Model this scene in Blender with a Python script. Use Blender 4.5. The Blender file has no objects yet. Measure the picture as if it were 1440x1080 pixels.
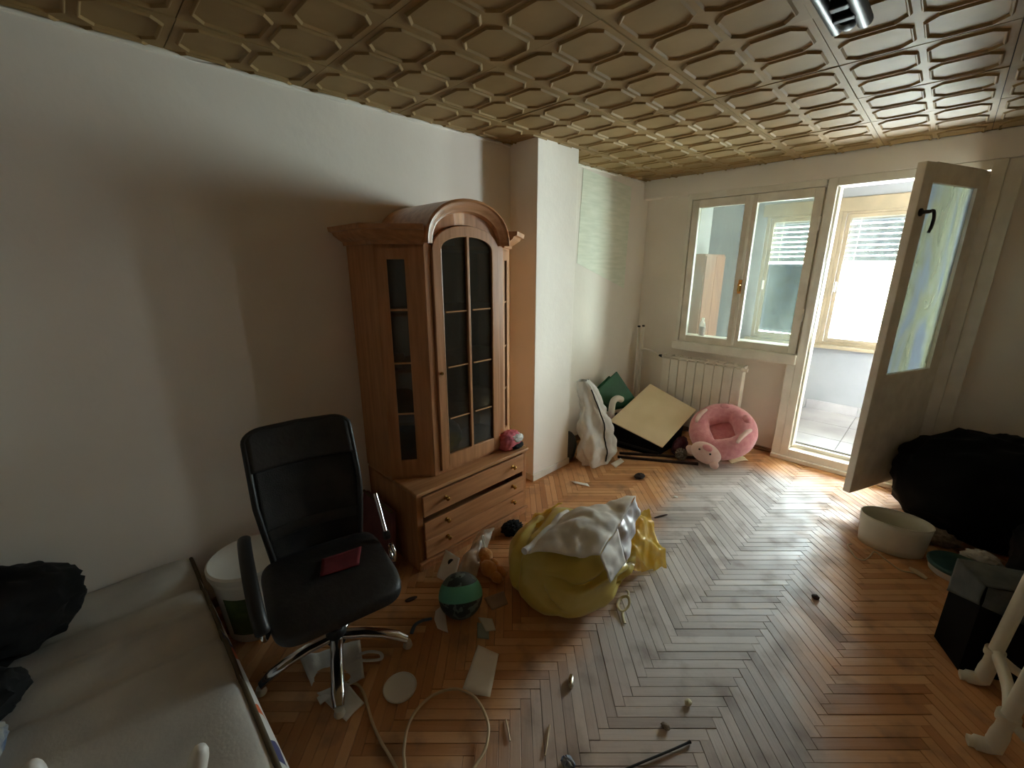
import bpy, bmesh, math, random
from math import pi, sin, cos, radians as RAD
from mathutils import Vector, Matrix, noise as NZ

random.seed(7)
SC = bpy.context.scene
COL = SC.collection

# ------------------------------------------------------------------ camera, world, light, exposure
CAM_LOC = Vector((2.278, 0.0, 1.632))
YAW, PITCH = RAD(44.97), RAD(-15.46)
cd = bpy.data.cameras.new('camera')
cam = bpy.data.objects.new('camera', cd)
COL.objects.link(cam)
cd.sensor_fit = 'HORIZONTAL'
cd.sensor_width = 36.0
cd.lens = 36.0 * 598.0 / 1440.0
cd.clip_start = 0.02
cam.location = CAM_LOC
cam.rotation_euler = (pi / 2 + PITCH, 0, YAW)
SC.camera = cam

world = bpy.data.worlds.new('overcast_sky')
SC.world = world
world.use_nodes = True
wn = world.node_tree.nodes
wl = world.node_tree.links
wn.clear()
wo = wn.new('ShaderNodeOutputWorld')
wb = wn.new('ShaderNodeBackground')
wb.inputs['Color'].default_value = (0.90, 0.96, 1.06, 1)
wb.inputs['Strength'].default_value = 18.0
wl.new(wb.outputs[0], wo.inputs['Surface'])

def portal(name, x0, x1, y, z0, z1):
    ld = bpy.data.lights.new(name, 'AREA')
    ld.shape = 'RECTANGLE'
    ld.size, ld.size_y = x1 - x0, z1 - z0
    ld.cycles.is_portal = True
    o = bpy.data.objects.new(name, ld)
    COL.objects.link(o)
    o.location = ((x0 + x1) / 2, y, (z0 + z1) / 2)
    o.rotation_euler = (-pi / 2, 0, 0)      # shines towards -Y, into the building
portal('sky_portal', 0.72, 4.38, 5.66, 0.85, 2.2)

vs = SC.view_settings
vs.view_transform = 'Standard'
vs.look = 'None'
vs.gamma = 1.0
vs.use_curve_mapping = False
vs.exposure = 2.38
SC.cycles.use_denoising = True
SC.cycles.max_bounces = 16
SC.cycles.diffuse_bounces = 10
SC.cycles.glossy_bounces = 4
SC.cycles.transparent_max_bounces = 24
SC.cycles.sample_clamp_indirect = 6.0
SC.cycles.caustics_reflective = False
SC.cycles.caustics_refractive = False

# ------------------------------------------------------------------ materials
def lin(c):
    r = []
    for v in c[:3]:
        v = v / 255.0
        r.append(v / 12.92 if v <= 0.04045 else ((v + 0.055) / 1.055) ** 2.4)
    return (r[0], r[1], r[2], 1.0)

def nodes_of(name):
    m = bpy.data.materials.new(name)
    m.use_nodes = True
    nt = m.node_tree
    nt.nodes.clear()
    out = nt.nodes.new('ShaderNodeOutputMaterial')
    return m, nt, out

def mat(name, c1, c2=None, scale=6.0, rough=0.6, metal=0.0, bump=0.0, bscale=40.0, stretch=(1, 1, 1),
        detail=4.0, spec=0.5, sheen=0.0, trans=0.0, lo=0.35, hi=0.65):
    m, nt, out = nodes_of(name)
    N, L = nt.nodes, nt.links
    p = N.new('ShaderNodeBsdfPrincipled')
    p.inputs['Roughness'].default_value = rough
    p.inputs['Metallic'].default_value = metal
    p.inputs['Specular IOR Level'].default_value = spec
    if sheen:
        p.inputs['Sheen Weight'].default_value = sheen
    if trans:
        p.inputs['Transmission Weight'].default_value = trans
    tc = N.new('ShaderNodeTexCoord')
    mp = N.new('ShaderNodeMapping')
    mp.inputs['Scale'].default_value = stretch
    L.new(tc.outputs['Object'], mp.inputs['Vector'])
    nz = N.new('ShaderNodeTexNoise')
    nz.inputs['Scale'].default_value = scale
    nz.inputs['Detail'].default_value = detail
    L.new(mp.outputs[0], nz.inputs['Vector'])
    cr = N.new('ShaderNodeValToRGB')
    cr.color_ramp.elements[0].position = lo
    cr.color_ramp.elements[1].position = hi
    cr.color_ramp.elements[0].color = lin(c1)
    cr.color_ramp.elements[1].color = lin(c2 or c1)
    L.new(nz.outputs['Fac'], cr.inputs['Fac'])
    L.new(cr.outputs['Color'], p.inputs['Base Color'])
    if bump:
        n2 = N.new('ShaderNodeTexNoise')
        n2.inputs['Scale'].default_value = bscale
        n2.inputs['Detail'].default_value = 3.0
        L.new(mp.outputs[0], n2.inputs['Vector'])
        b = N.new('ShaderNodeBump')
        b.inputs['Strength'].default_value = bump
        b.inputs['Distance'].default_value = 0.01
        L.new(n2.outputs['Fac'], b.inputs['Height'])
        L.new(b.outputs[0], p.inputs['Normal'])
    L.new(p.outputs[0], out.inputs['Surface'])
    return m

def glass_mat(name, tint=(245, 250, 246), haze=0.1, hazecol=(215, 225, 215), streak=0.0, haze2=None, stretch=(3, 3, 0.6), scale=2.0):
    """thin pane: see-through, mirror sheen by Fresnel, and a diffuse film for dirt and painted haze"""
    m, nt, out = nodes_of(name)
    N, L = nt.nodes, nt.links
    tr = N.new('ShaderNodeBsdfTransparent')
    tr.inputs[0].default_value = lin(tint)
    gl = N.new('ShaderNodeBsdfGlossy')
    gl.inputs['Roughness'].default_value = 0.03
    fr = N.new('ShaderNodeFresnel')
    fr.inputs[0].default_value = 1.35
    mx = N.new('ShaderNodeMixShader')
    L.new(fr.outputs[0], mx.inputs[0])
    L.new(tr.outputs[0], mx.inputs[1])
    L.new(gl.outputs[0], mx.inputs[2])
    df = N.new('ShaderNodeBsdfDiffuse')
    tl = N.new('ShaderNodeBsdfTranslucent')
    tc = N.new('ShaderNodeTexCoord')
    mp = N.new('ShaderNodeMapping')
    mp.inputs['Scale'].default_value = stretch
    L.new(tc.outputs['Object'], mp.inputs['Vector'])
    nz = N.new('ShaderNodeTexNoise')
    nz.inputs['Scale'].default_value = scale
    nz.inputs['Detail'].default_value = 6.0
    nz.inputs['Distortion'].default_value = 1.2
    L.new(mp.outputs[0], nz.inputs['Vector'])
    cr = N.new('ShaderNodeValToRGB')
    cr.color_ramp.elements[0].color = lin(hazecol)
    cr.color_ramp.elements[1].color = lin(haze2 or hazecol)
    cr.color_ramp.elements[0].position = 0.42
    cr.color_ramp.elements[1].position = 0.58
    L.new(nz.outputs['Fac'], cr.inputs[0])
    L.new(cr.outputs[0], df.inputs[0])
    L.new(cr.outputs[0], tl.inputs[0])
    m2 = N.new('ShaderNodeMixShader')
    m2.inputs[0].default_value = 0.5
    L.new(df.outputs[0], m2.inputs[1])
    L.new(tl.outputs[0], m2.inputs[2])
    mr = N.new('ShaderNodeMapRange')
    mr.inputs['From Min'].default_value = 0.3
    mr.inputs['From Max'].default_value = 0.7
    mr.inputs['To Min'].default_value = max(0.0, haze - streak)
    mr.inputs['To Max'].default_value = min(1.0, haze + streak)
    L.new(nz.outputs['Fac'], mr.inputs['Value'])
    m3 = N.new('ShaderNodeMixShader')
    L.new(mr.outputs[0], m3.inputs[0])
    L.new(mx.outputs[0], m3.inputs[1])
    L.new(m2.outputs[0], m3.inputs[2])
    L.new(m3.outputs[0], out.inputs['Surface'])
    return m

def film_mat(name, c1, c2, thin=0.5, clear=0.0, rough=0.25, scale=9.0):
    """thin plastic film or cloth that lets part of the light through"""
    m, nt, out = nodes_of(name)
    N, L = nt.nodes, nt.links
    p = N.new('ShaderNodeBsdfPrincipled')
    p.inputs['Roughness'].default_value = rough
    tl = N.new('ShaderNodeBsdfTranslucent')
    nz = N.new('ShaderNodeTexNoise')
    nz.inputs['Scale'].default_value = scale
    cr = N.new('ShaderNodeValToRGB')
    cr.color_ramp.elements[0].position = 0.4
    cr.color_ramp.elements[1].position = 0.62
    cr.color_ramp.elements[0].color = lin(c1)
    cr.color_ramp.elements[1].color = lin(c2)
    tc = N.new('ShaderNodeTexCoord')
    L.new(tc.outputs['Object'], nz.inputs['Vector'])
    L.new(nz.outputs['Fac'], cr.inputs[0])
    L.new(cr.outputs[0], p.inputs['Base Color'])
    L.new(cr.outputs[0], tl.inputs['Color'])
    mx = N.new('ShaderNodeMixShader')
    mx.inputs[0].default_value = thin
    L.new(p.outputs[0], mx.inputs[1])
    L.new(tl.outputs[0], mx.inputs[2])
    last = mx
    if clear:
        tr = N.new('ShaderNodeBsdfTransparent')
        m4 = N.new('ShaderNodeMixShader')
        m4.inputs[0].default_value = clear
        L.new(mx.outputs[0], m4.inputs[1])
        L.new(tr.outputs[0], m4.inputs[2])
        last = m4
    L.new(last.outputs[0], out.inputs['Surface'])
    return m

def wood_floor_mat():
    m, nt, out = nodes_of('worn_oak_parquet')
    N, L = nt.nodes, nt.links
    p = N.new('ShaderNodeBsdfPrincipled')
    uv = N.new('ShaderNodeUVMap'); uv.uv_map = 'UVMap'
    oi = N.new('ShaderNodeObjectInfo')
    ge = N.new('ShaderNodeNewGeometry')
    add = N.new('ShaderNodeMath'); add.operation = 'ADD'
    L.new(oi.outputs['Random'], add.inputs[0]); L.new(ge.outputs['Random Per Island'], add.inputs[1])
    fr = N.new('ShaderNodeMath'); fr.operation = 'FRACT'
    L.new(add.outputs[0], fr.inputs[0])
    comb = N.new('ShaderNodeCombineXYZ')
    sc = N.new('ShaderNodeMath'); sc.operation = 'MULTIPLY'; sc.inputs[1].default_value = 37.0
    L.new(fr.outputs[0], sc.inputs[0])
    L.new(sc.outputs[0], comb.inputs[0]); L.new(sc.outputs[0], comb.inputs[1])
    va = N.new('ShaderNodeVectorMath'); va.operation = 'ADD'
    L.new(uv.outputs[0], va.inputs[0]); L.new(comb.outputs[0], va.inputs[1])
    mp = N.new('ShaderNodeMapping'); mp.inputs['Scale'].default_value = (5, 90, 1)
    L.new(va.outputs[0], mp.inputs[0])
    gr = N.new('ShaderNodeTexNoise'); gr.inputs['Scale'].default_value = 1.0; gr.inputs['Detail'].default_value = 5.0
    L.new(mp.outputs[0], gr.inputs['Vector'])
    # plank tone: warm varnished, and grey of wear plus painted sky sheen
    def ramp(cols):
        r = N.new('ShaderNodeValToRGB')
        while len(r.color_ramp.elements) < len(cols):
            r.color_ramp.elements.new(0.5)
        for i, c in enumerate(cols):
            r.color_ramp.elements[i].position = i / (len(cols) - 1)
            r.color_ramp.elements[i].color = lin(c)
        return r
    warm = ramp([(176, 122, 80), (202, 148, 100), (218, 168, 122)])
    grey = ramp([(160, 153, 149), (188, 181, 177), (208, 202, 198)])
    tone = N.new('ShaderNodeMath'); tone.operation = 'MULTIPLY_ADD'
    L.new(gr.outputs['Fac'], tone.inputs[0]); tone.inputs[1].default_value = 0.3
    t2 = N.new('ShaderNodeMath'); t2.operation = 'MULTIPLY'; t2.inputs[1].default_value = 0.85
    L.new(fr.outputs[0], t2.inputs[0]); L.new(t2.outputs[0], tone.inputs[2])
    L.new(tone.outputs[0], warm.inputs[0]); L.new(tone.outputs[0], grey.inputs[0])
    # worn path to the balcony door; its grey also paints in reflected sky
    sx = N.new('ShaderNodeSeparateXYZ'); L.new(ge.outputs['Position'], sx.inputs[0])
    def M(op, a=None, b=None, c=None):
        n = N.new('ShaderNodeMath'); n.operation = op
        for i, q in enumerate((a, b, c)):
            if q is None: continue
            if isinstance(q, (int, float)): n.inputs[i].default_value = q
            else: L.new(q, n.inputs[i])
        return n.outputs[0]
    big = N.new('ShaderNodeTexNoise'); big.inputs['Scale'].default_value = 2.6; big.inputs['Detail'].default_value = 5.0
    L.new(ge.outputs['Position'], big.inputs['Vector'])
    ctr = M('MULTIPLY_ADD', M('SUBTRACT', 3.3, sx.outputs[1]), 0.17, 1.50)
    dist = M('ABSOLUTE', M('SUBTRACT', sx.outputs[0], ctr))
    d2 = M('ADD', dist, M('MULTIPLY', M('SUBTRACT', big.outputs['Fac'], 0.5), 0.55))
    mr = N.new('ShaderNodeMapRange'); mr.inputs['From Min'].default_value = 0.62; mr.inputs['From Max'].default_value = 0.36
    L.new(d2, mr.inputs['Value'])
    far = N.new('ShaderNodeMapRange'); far.inputs['From Min'].default_value = 3.86; far.inputs['From Max'].default_value = 3.62
    L.new(sx.outputs[1], far.inputs['Value'])
    near = N.new('ShaderNodeMapRange'); near.inputs['From Min'].default_value = 0.5; near.inputs['From Max'].default_value = 1.5
    near.inputs['To Min'].default_value = 0.45
    L.new(sx.outputs[1], near.inputs['Value'])
    mask = M('MULTIPLY', M('MULTIPLY', mr.outputs[0], far.outputs[0]), near.outputs[0])
    mix = N.new('ShaderNodeMix'); mix.data_type = 'RGBA'
    L.new(mask, mix.inputs[0]); L.new(warm.outputs[0], mix.inputs[6]); L.new(grey.outputs[0], mix.inputs[7])
    # dirt blotches
    di = N.new('ShaderNodeTexNoise'); di.inputs['Scale'].default_value = 7.0; di.inputs['Detail'].default_value = 8.0
    L.new(ge.outputs['Position'], di.inputs['Vector'])
    dr = N.new('ShaderNodeMapRange'); dr.inputs['From Min'].default_value = 0.52; dr.inputs['From Max'].default_value = 0.72
    dr.inputs['To Max'].default_value = 0.55
    L.new(di.outputs['Fac'], dr.inputs['Value'])
    mx2 = N.new('ShaderNodeMix'); mx2.data_type = 'RGBA'
    L.new(dr.outputs[0], mx2.inputs[0]); L.new(mix.outputs[2], mx2.inputs[6]); mx2.inputs[7].default_value = lin((116, 98, 84))
    L.new(mx2.outputs[2], p.inputs['Base Color'])
    ro = N.new('ShaderNodeMapRange'); ro.inputs['To Min'].default_value = 0.40; ro.inputs['To Max'].default_value = 0.66; p.inputs['Specular IOR Level'].default_value = 0.22
    ro.inputs['From Min'].default_value = 0.35; ro.inputs['From Max'].default_value = 0.65
    L.new(di.outputs['Fac'], ro.inputs['Value'])
    L.new(ro.outputs[0], p.inputs['Roughness'])
    b = N.new('ShaderNodeBump'); b.inputs['Strength'].default_value = 0.25; b.inputs['Distance'].default_value = 0.004
    hs = M('ADD', gr.outputs['Fac'], M('MULTIPLY', di.outputs['Fac'], 1.5))
    L.new(hs, b.inputs['Height']); L.new(b.outputs[0], p.inputs['Normal'])
    L.new(p.outputs[0], out.inputs['Surface'])
    return m

WALL = mat('old_white_plaster', (236, 228, 217), (244, 237, 227), scale=1.6, rough=0.9, bump=0.12, bscale=22, detail=6)
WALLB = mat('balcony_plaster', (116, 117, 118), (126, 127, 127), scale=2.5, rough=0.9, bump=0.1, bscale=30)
WALLE = mat('balcony_end_plaster', (168, 171, 168), (182, 184, 180), scale=2.5, rough=0.9)  # same balcony plaster, lightened to bounce more daylight into the room
WALLC = mat('balcony_ceiling_paint', (176, 168, 146), (188, 180, 158), scale=2.5, rough=0.9)
PATCH = mat('bare_plaster_patch', (236, 230, 218), (240, 234, 224), scale=5, rough=0.95)
PAPER_W = mat('torn_wallpaper', (226, 230, 212), (240, 242, 226), scale=5, rough=0.85, stretch=(1, 1, 9), bump=0.1)
CEIL = mat('gold_painted_polystyrene', (142, 115, 74), (160, 132, 90), scale=3.0, rough=0.62, bump=0.05, bscale=14, spec=0.20)
CEILB = mat('dark_ceiling_gap', (62, 50, 34), rough=0.9)
PAINT = mat('aged_white_gloss_paint', (228, 221, 208), (240, 234, 222), scale=7, rough=0.42, bump=0.08, bscale=30)
PAINTD = mat('dirty_painted_wood', (222, 213, 198), (238, 230, 216), scale=9, rough=0.5, bump=0.1, bscale=40)
SUB = mat('dark_subfloor', (34, 24, 16), rough=0.95)
FLOORM = wood_floor_mat()
OAK = mat('varnished_oak_upright', (172, 120, 80), (198, 144, 102), scale=3.0, rough=0.36, stretch=(14, 14, 1.1), detail=6, bump=0.04, bscale=8)
OAKH = mat('varnished_oak_lengthwise', (172, 120, 80), (198, 144, 102), scale=3.0, rough=0.34, stretch=(14, 1.1, 14), detail=6, bump=0.04, bscale=8)
OAKT = mat('oak_top_board', (186, 134, 92), (208, 158, 114), scale=3.0, rough=0.32, stretch=(14, 1.1, 14), detail=6)
OAKIN = mat('cabinet_back_lining', (150, 138, 118), (166, 152, 132), scale=3, rough=0.7, stretch=(8, 8, 1))
BRASS = mat('polished_brass', (196, 152, 84), rough=0.22, metal=1.0)
CHROME = mat('chrome', (205, 205, 208), rough=0.12, metal=1.0)
STEELD = mat('dark_gunmetal', (46, 46, 47), rough=0.42, metal=0.55, spec=0.3)
BLACKP = mat('black_plastic', (20, 20, 21), (26, 26, 27), rough=0.45)
BLACKL = mat('worn_black_leatherette', (24, 24, 25), (38, 37, 36), scale=14, rough=0.5, bump=0.15, bscale=60)
MESHB = mat('black_mesh_fabric', (16, 16, 17), (38, 38, 38), scale=9, rough=0.8, bump=0.3, bscale=220)
BLACKC = mat('black_cloth', (10, 10, 11), (20, 20, 20), scale=8, rough=0.95)
BLACKBAG = mat('black_bag_plastic', (5, 5, 5), (9, 9, 9), scale=6, rough=0.75, spec=0.12)
MAROON = mat('maroon_vinyl', (104, 62, 68), (122, 76, 80), scale=10, rough=0.6)
REDC = mat('dark_red_cloth', (112, 22, 28), (138, 30, 36), scale=12, rough=0.85)
WHITEP = mat('white_plastic', (220, 217, 208), (230, 227, 220), scale=5, rough=0.4)
IVORY = mat('ivory_plastic', (216, 213, 196), (226, 223, 208), scale=5, rough=0.45)
GREENL = mat('green_label', (56, 74, 36), (76, 92, 48), scale=20, rough=0.6)
MATT = mat('soiled_mattress_ticking', (184, 180, 174), (204, 199, 190), scale=5, rough=0.95, bump=0.08, bscale=90)
PIPING = mat('brown_mattress_piping', (84, 72, 54), (100, 88, 66), rough=0.85)
PAPER = mat('white_paper', (236, 232, 226), (244, 241, 237), scale=10, rough=0.9, bump=0.1, bscale=40)
CARDB = mat('brown_card', (156, 134, 116), (168, 146, 126), rough=0.9)
CARDG = mat('pale_card', (206, 200, 180), rough=0.9)
CARDT = mat('green_grey_card', (150, 158, 146), rough=0.9)
BEIGE = mat('beige_board', (228, 206, 166), (236, 216, 180), scale=4, rough=0.8)
GREEN = mat('dark_green_cover', (30, 84, 52), (38, 100, 62), scale=8, rough=0.55)
GREYSACK = mat('grey_white_sack_cloth', (208, 207, 203), (228, 227, 223), scale=8, rough=0.85, bump=0.2, bscale=50)
PINK = mat('pink_plush', (226, 146, 154), (238, 168, 174), scale=30, rough=1.0, bump=0.5, bscale=160, sheen=0.5)
PINKL = mat('pale_pink_plush', (240, 204, 196), (246, 216, 208), scale=30, rough=1.0, bump=0.4, bscale=160, sheen=0.5)
CREAM = mat('cream_cloth', (206, 196, 158), (222, 216, 186), scale=22, rough=0.9)
ORANGE = mat('orange_plush', (214, 146, 80), (226, 164, 98), scale=30, rough=1.0, bump=0.4, bscale=150, sheen=0.4)
YELLOW = film_mat('yellow_bag_film', (208, 186, 92), (220, 200, 112), thin=0.16, rough=0.28, scale=5)
YELLOWT = film_mat('thin_yellow_bag_film', (236, 200, 70), (244, 220, 120), thin=0.5, clear=0.12, rough=0.2, scale=14)
WHITEF = film_mat('white_woven_sack', (232, 229, 225), (242, 240, 237), thin=0.35, rough=0.6, scale=12)
CLEARF = film_mat('clear_wrapping_film', (186, 176, 160), (206, 198, 184), thin=0.3, clear=0.22, rough=0.2, scale=20)
CABLE = mat('cream_cable_sheath', (190, 166, 128), (204, 182, 146), rough=0.45)
TEALL = mat('teal_lid', (40, 76, 78), (58, 94, 94), scale=14, rough=0.5)
GREYCL = mat('dark_grey_cloth', (70, 74, 74), (88, 92, 90), scale=14, rough=0.95)
BLUECL = mat('blue_white_cover', (92, 108, 136), (186, 186, 176), scale=16, rough=0.95, lo=0.42, hi=0.58)
TILE = mat('pale_stone_tile', (128, 125, 124), (144, 141, 139), scale=5, rough=0.35)
GROUT = mat('grey_grout', (140, 138, 132), rough=0.9)
BLINDM = mat('pale_blind_slat', (138, 138, 148), (148, 148, 158), rough=0.6)
BLUEG = film_mat('blue_grey_sheet', (40, 52, 80), (60, 74, 106), thin=0.04, rough=0.7, scale=7)
PEACH = mat('peach_wood', (130, 96, 74), (142, 108, 86), scale=3, rough=0.6, stretch=(6, 6, 1))
GLASSW = glass_mat('dusty_window_glass', haze=0.09, hazecol=(176, 188, 178), streak=0.07)
GLASSO = glass_mat('outer_window_glass', haze=0.02, streak=0.02)
GLASSD = glass_mat('streaked_door_glass', haze=0.5, hazecol=(204, 208, 184), haze2=(184, 194, 206), streak=0.25, stretch=(2, 2, 0.7), scale=2.2)  # dirt streaks; yellowish and bluish tints paint in the refracted view behind
GLASSC = glass_mat('cabinet_glass', tint=(214, 214, 214), haze=0.17, hazecol=(150, 142, 126), streak=0.06)  # haze paints a greyish room reflection onto the panes
CLEARP = glass_mat('clear_bottle_plastic', haze=0.25, hazecol=(220, 225, 222))
PINKLIQ = mat('pinkish_bottle_liquid', (170, 120, 118), rough=0.3)
DEBRIS = mat('dark_brown_debris', (40, 26, 20), (60, 40, 30), scale=40, rough=0.9)
FLUFF = mat('grey_brown_fluff', (110, 96, 84), (150, 136, 122), scale=40, rough=1.0)
PURPLE = mat('plum_cloth', (70, 30, 44), (96, 48, 60), scale=16, rough=0.9)
BPAINT = mat('beige_balcony_frame_paint', (118, 106, 84), (132, 118, 94), scale=6, rough=0.5)
BARK = mat('tree_bark', (120, 110, 96), rough=0.9)
LEAF = film_mat('pale_leaf', (170, 190, 120), (200, 214, 150), thin=0.5, rough=0.6)  # leaf colour raised to look sunlit, as no sun lamp shines here
BLUER = mat('blue_grey_ribbon', (72, 92, 112), rough=0.7)
SILVER = mat('silver_foil', (210, 205, 190), rough=0.25, metal=1.0)
PINKCL = mat('pink_cloth', (196, 92, 104), (214, 120, 130), scale=14, rough=0.9)
DARKGL = mat('blue_grey_fabric', (70, 84, 96), (96, 108, 118), scale=12, rough=0.9)
SKIRT = mat('brown_baseboard', (112, 84, 58), (134, 104, 74), scale=6, rough=0.5)

def print_mat():
    m, nt, out = nodes_of('printed_mattress_border')
    N, L = nt.nodes, nt.links
    p = N.new('ShaderNodeBsdfPrincipled'); p.inputs['Roughness'].default_value = 0.9
    tc = N.new('ShaderNodeTexCoord')
    vo = N.new('ShaderNodeTexVoronoi'); vo.inputs['Scale'].default_value = 13.0
    L.new(tc.outputs['Object'], vo.inputs['Vector'])
    cr = N.new('ShaderNodeValToRGB'); cr.color_ramp.interpolation = 'CONSTANT'
    for pos, c in ((0.0, (206, 204, 198)), (0.42, (200, 96, 52)), (0.58, (206, 204, 198)), (0.72, (70, 72, 110)), (0.82, (206, 204, 198))):
        e = cr.color_ramp.elements[0] if pos == 0.0 else cr.color_ramp.elements.new(pos)
        e.position = pos; e.color = lin(c)
    cr.color_ramp.elements[-1].color = lin((206, 204, 198))
    sp = N.new('ShaderNodeSeparateColor'); L.new(vo.outputs['Color'], sp.inputs[0])
    L.new(sp.outputs[0], cr.inputs[0]); L.new(cr.outputs[0], p.inputs['Base Color'])
    L.new(p.outputs[0], out.inputs['Surface'])
    return m
PRINT = print_mat()

def ball_mat():
    m, nt, out = nodes_of('teal_camouflage_ball')
    N, L = nt.nodes, nt.links
    p = N.new('ShaderNodeBsdfPrincipled'); p.inputs['Roughness'].default_value = 0.5
    tc = N.new('ShaderNodeTexCoord')
    mp = N.new('ShaderNodeMapping'); mp.inputs['Rotation'].default_value = (0.25, 0.35, 0.3)
    L.new(tc.outputs['Object'], mp.inputs[0])
    sx = N.new('ShaderNodeSeparateXYZ'); L.new(mp.outputs[0], sx.inputs[0])
    nz = N.new('ShaderNodeTexNoise'); nz.inputs['Scale'].default_value = 22; nz.inputs['Detail'].default_value = 2
    L.new(mp.outputs[0], nz.inputs['Vector'])
    ca = N.new('ShaderNodeValToRGB'); ca.color_ramp.interpolation = 'CONSTANT'
    ca.color_ramp.elements[0].color = lin((40, 54, 56)); ca.color_ramp.elements[1].color = lin((92, 110, 108)); ca.color_ramp.elements[1].position = 0.52
    L.new(nz.outputs['Fac'], ca.inputs[0])
    band = N.new('ShaderNodeValToRGB'); band.color_ramp.interpolation = 'CONSTANT'
    band.color_ramp.elements[0].color = (0, 0, 0, 1); band.color_ramp.elements[1].color = (1, 1, 1, 1); band.color_ramp.elements[1].position = 0.47
    e = band.color_ramp.elements.new(0.80); e.color = (0, 0, 0, 1)
    mr = N.new('ShaderNodeMapRange'); mr.inputs['From Min'].default_value = -0.105; mr.inputs['From Max'].default_value = 0.105
    L.new(sx.outputs[2], mr.inputs['Value']); L.new(mr.outputs[0], band.inputs[0])
    mix = N.new('ShaderNodeMix'); mix.data_type = 'RGBA'
    L.new(band.outputs[0], mix.inputs[0]); L.new(ca.outputs[0], mix.inputs[6]); mix.inputs[7].default_value = lin((92, 172, 146))
    L.new(mix.outputs[2], p.inputs['Base Color']); L.new(p.outputs[0], out.inputs['Surface'])
    return m
BALLM = ball_mat()

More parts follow.
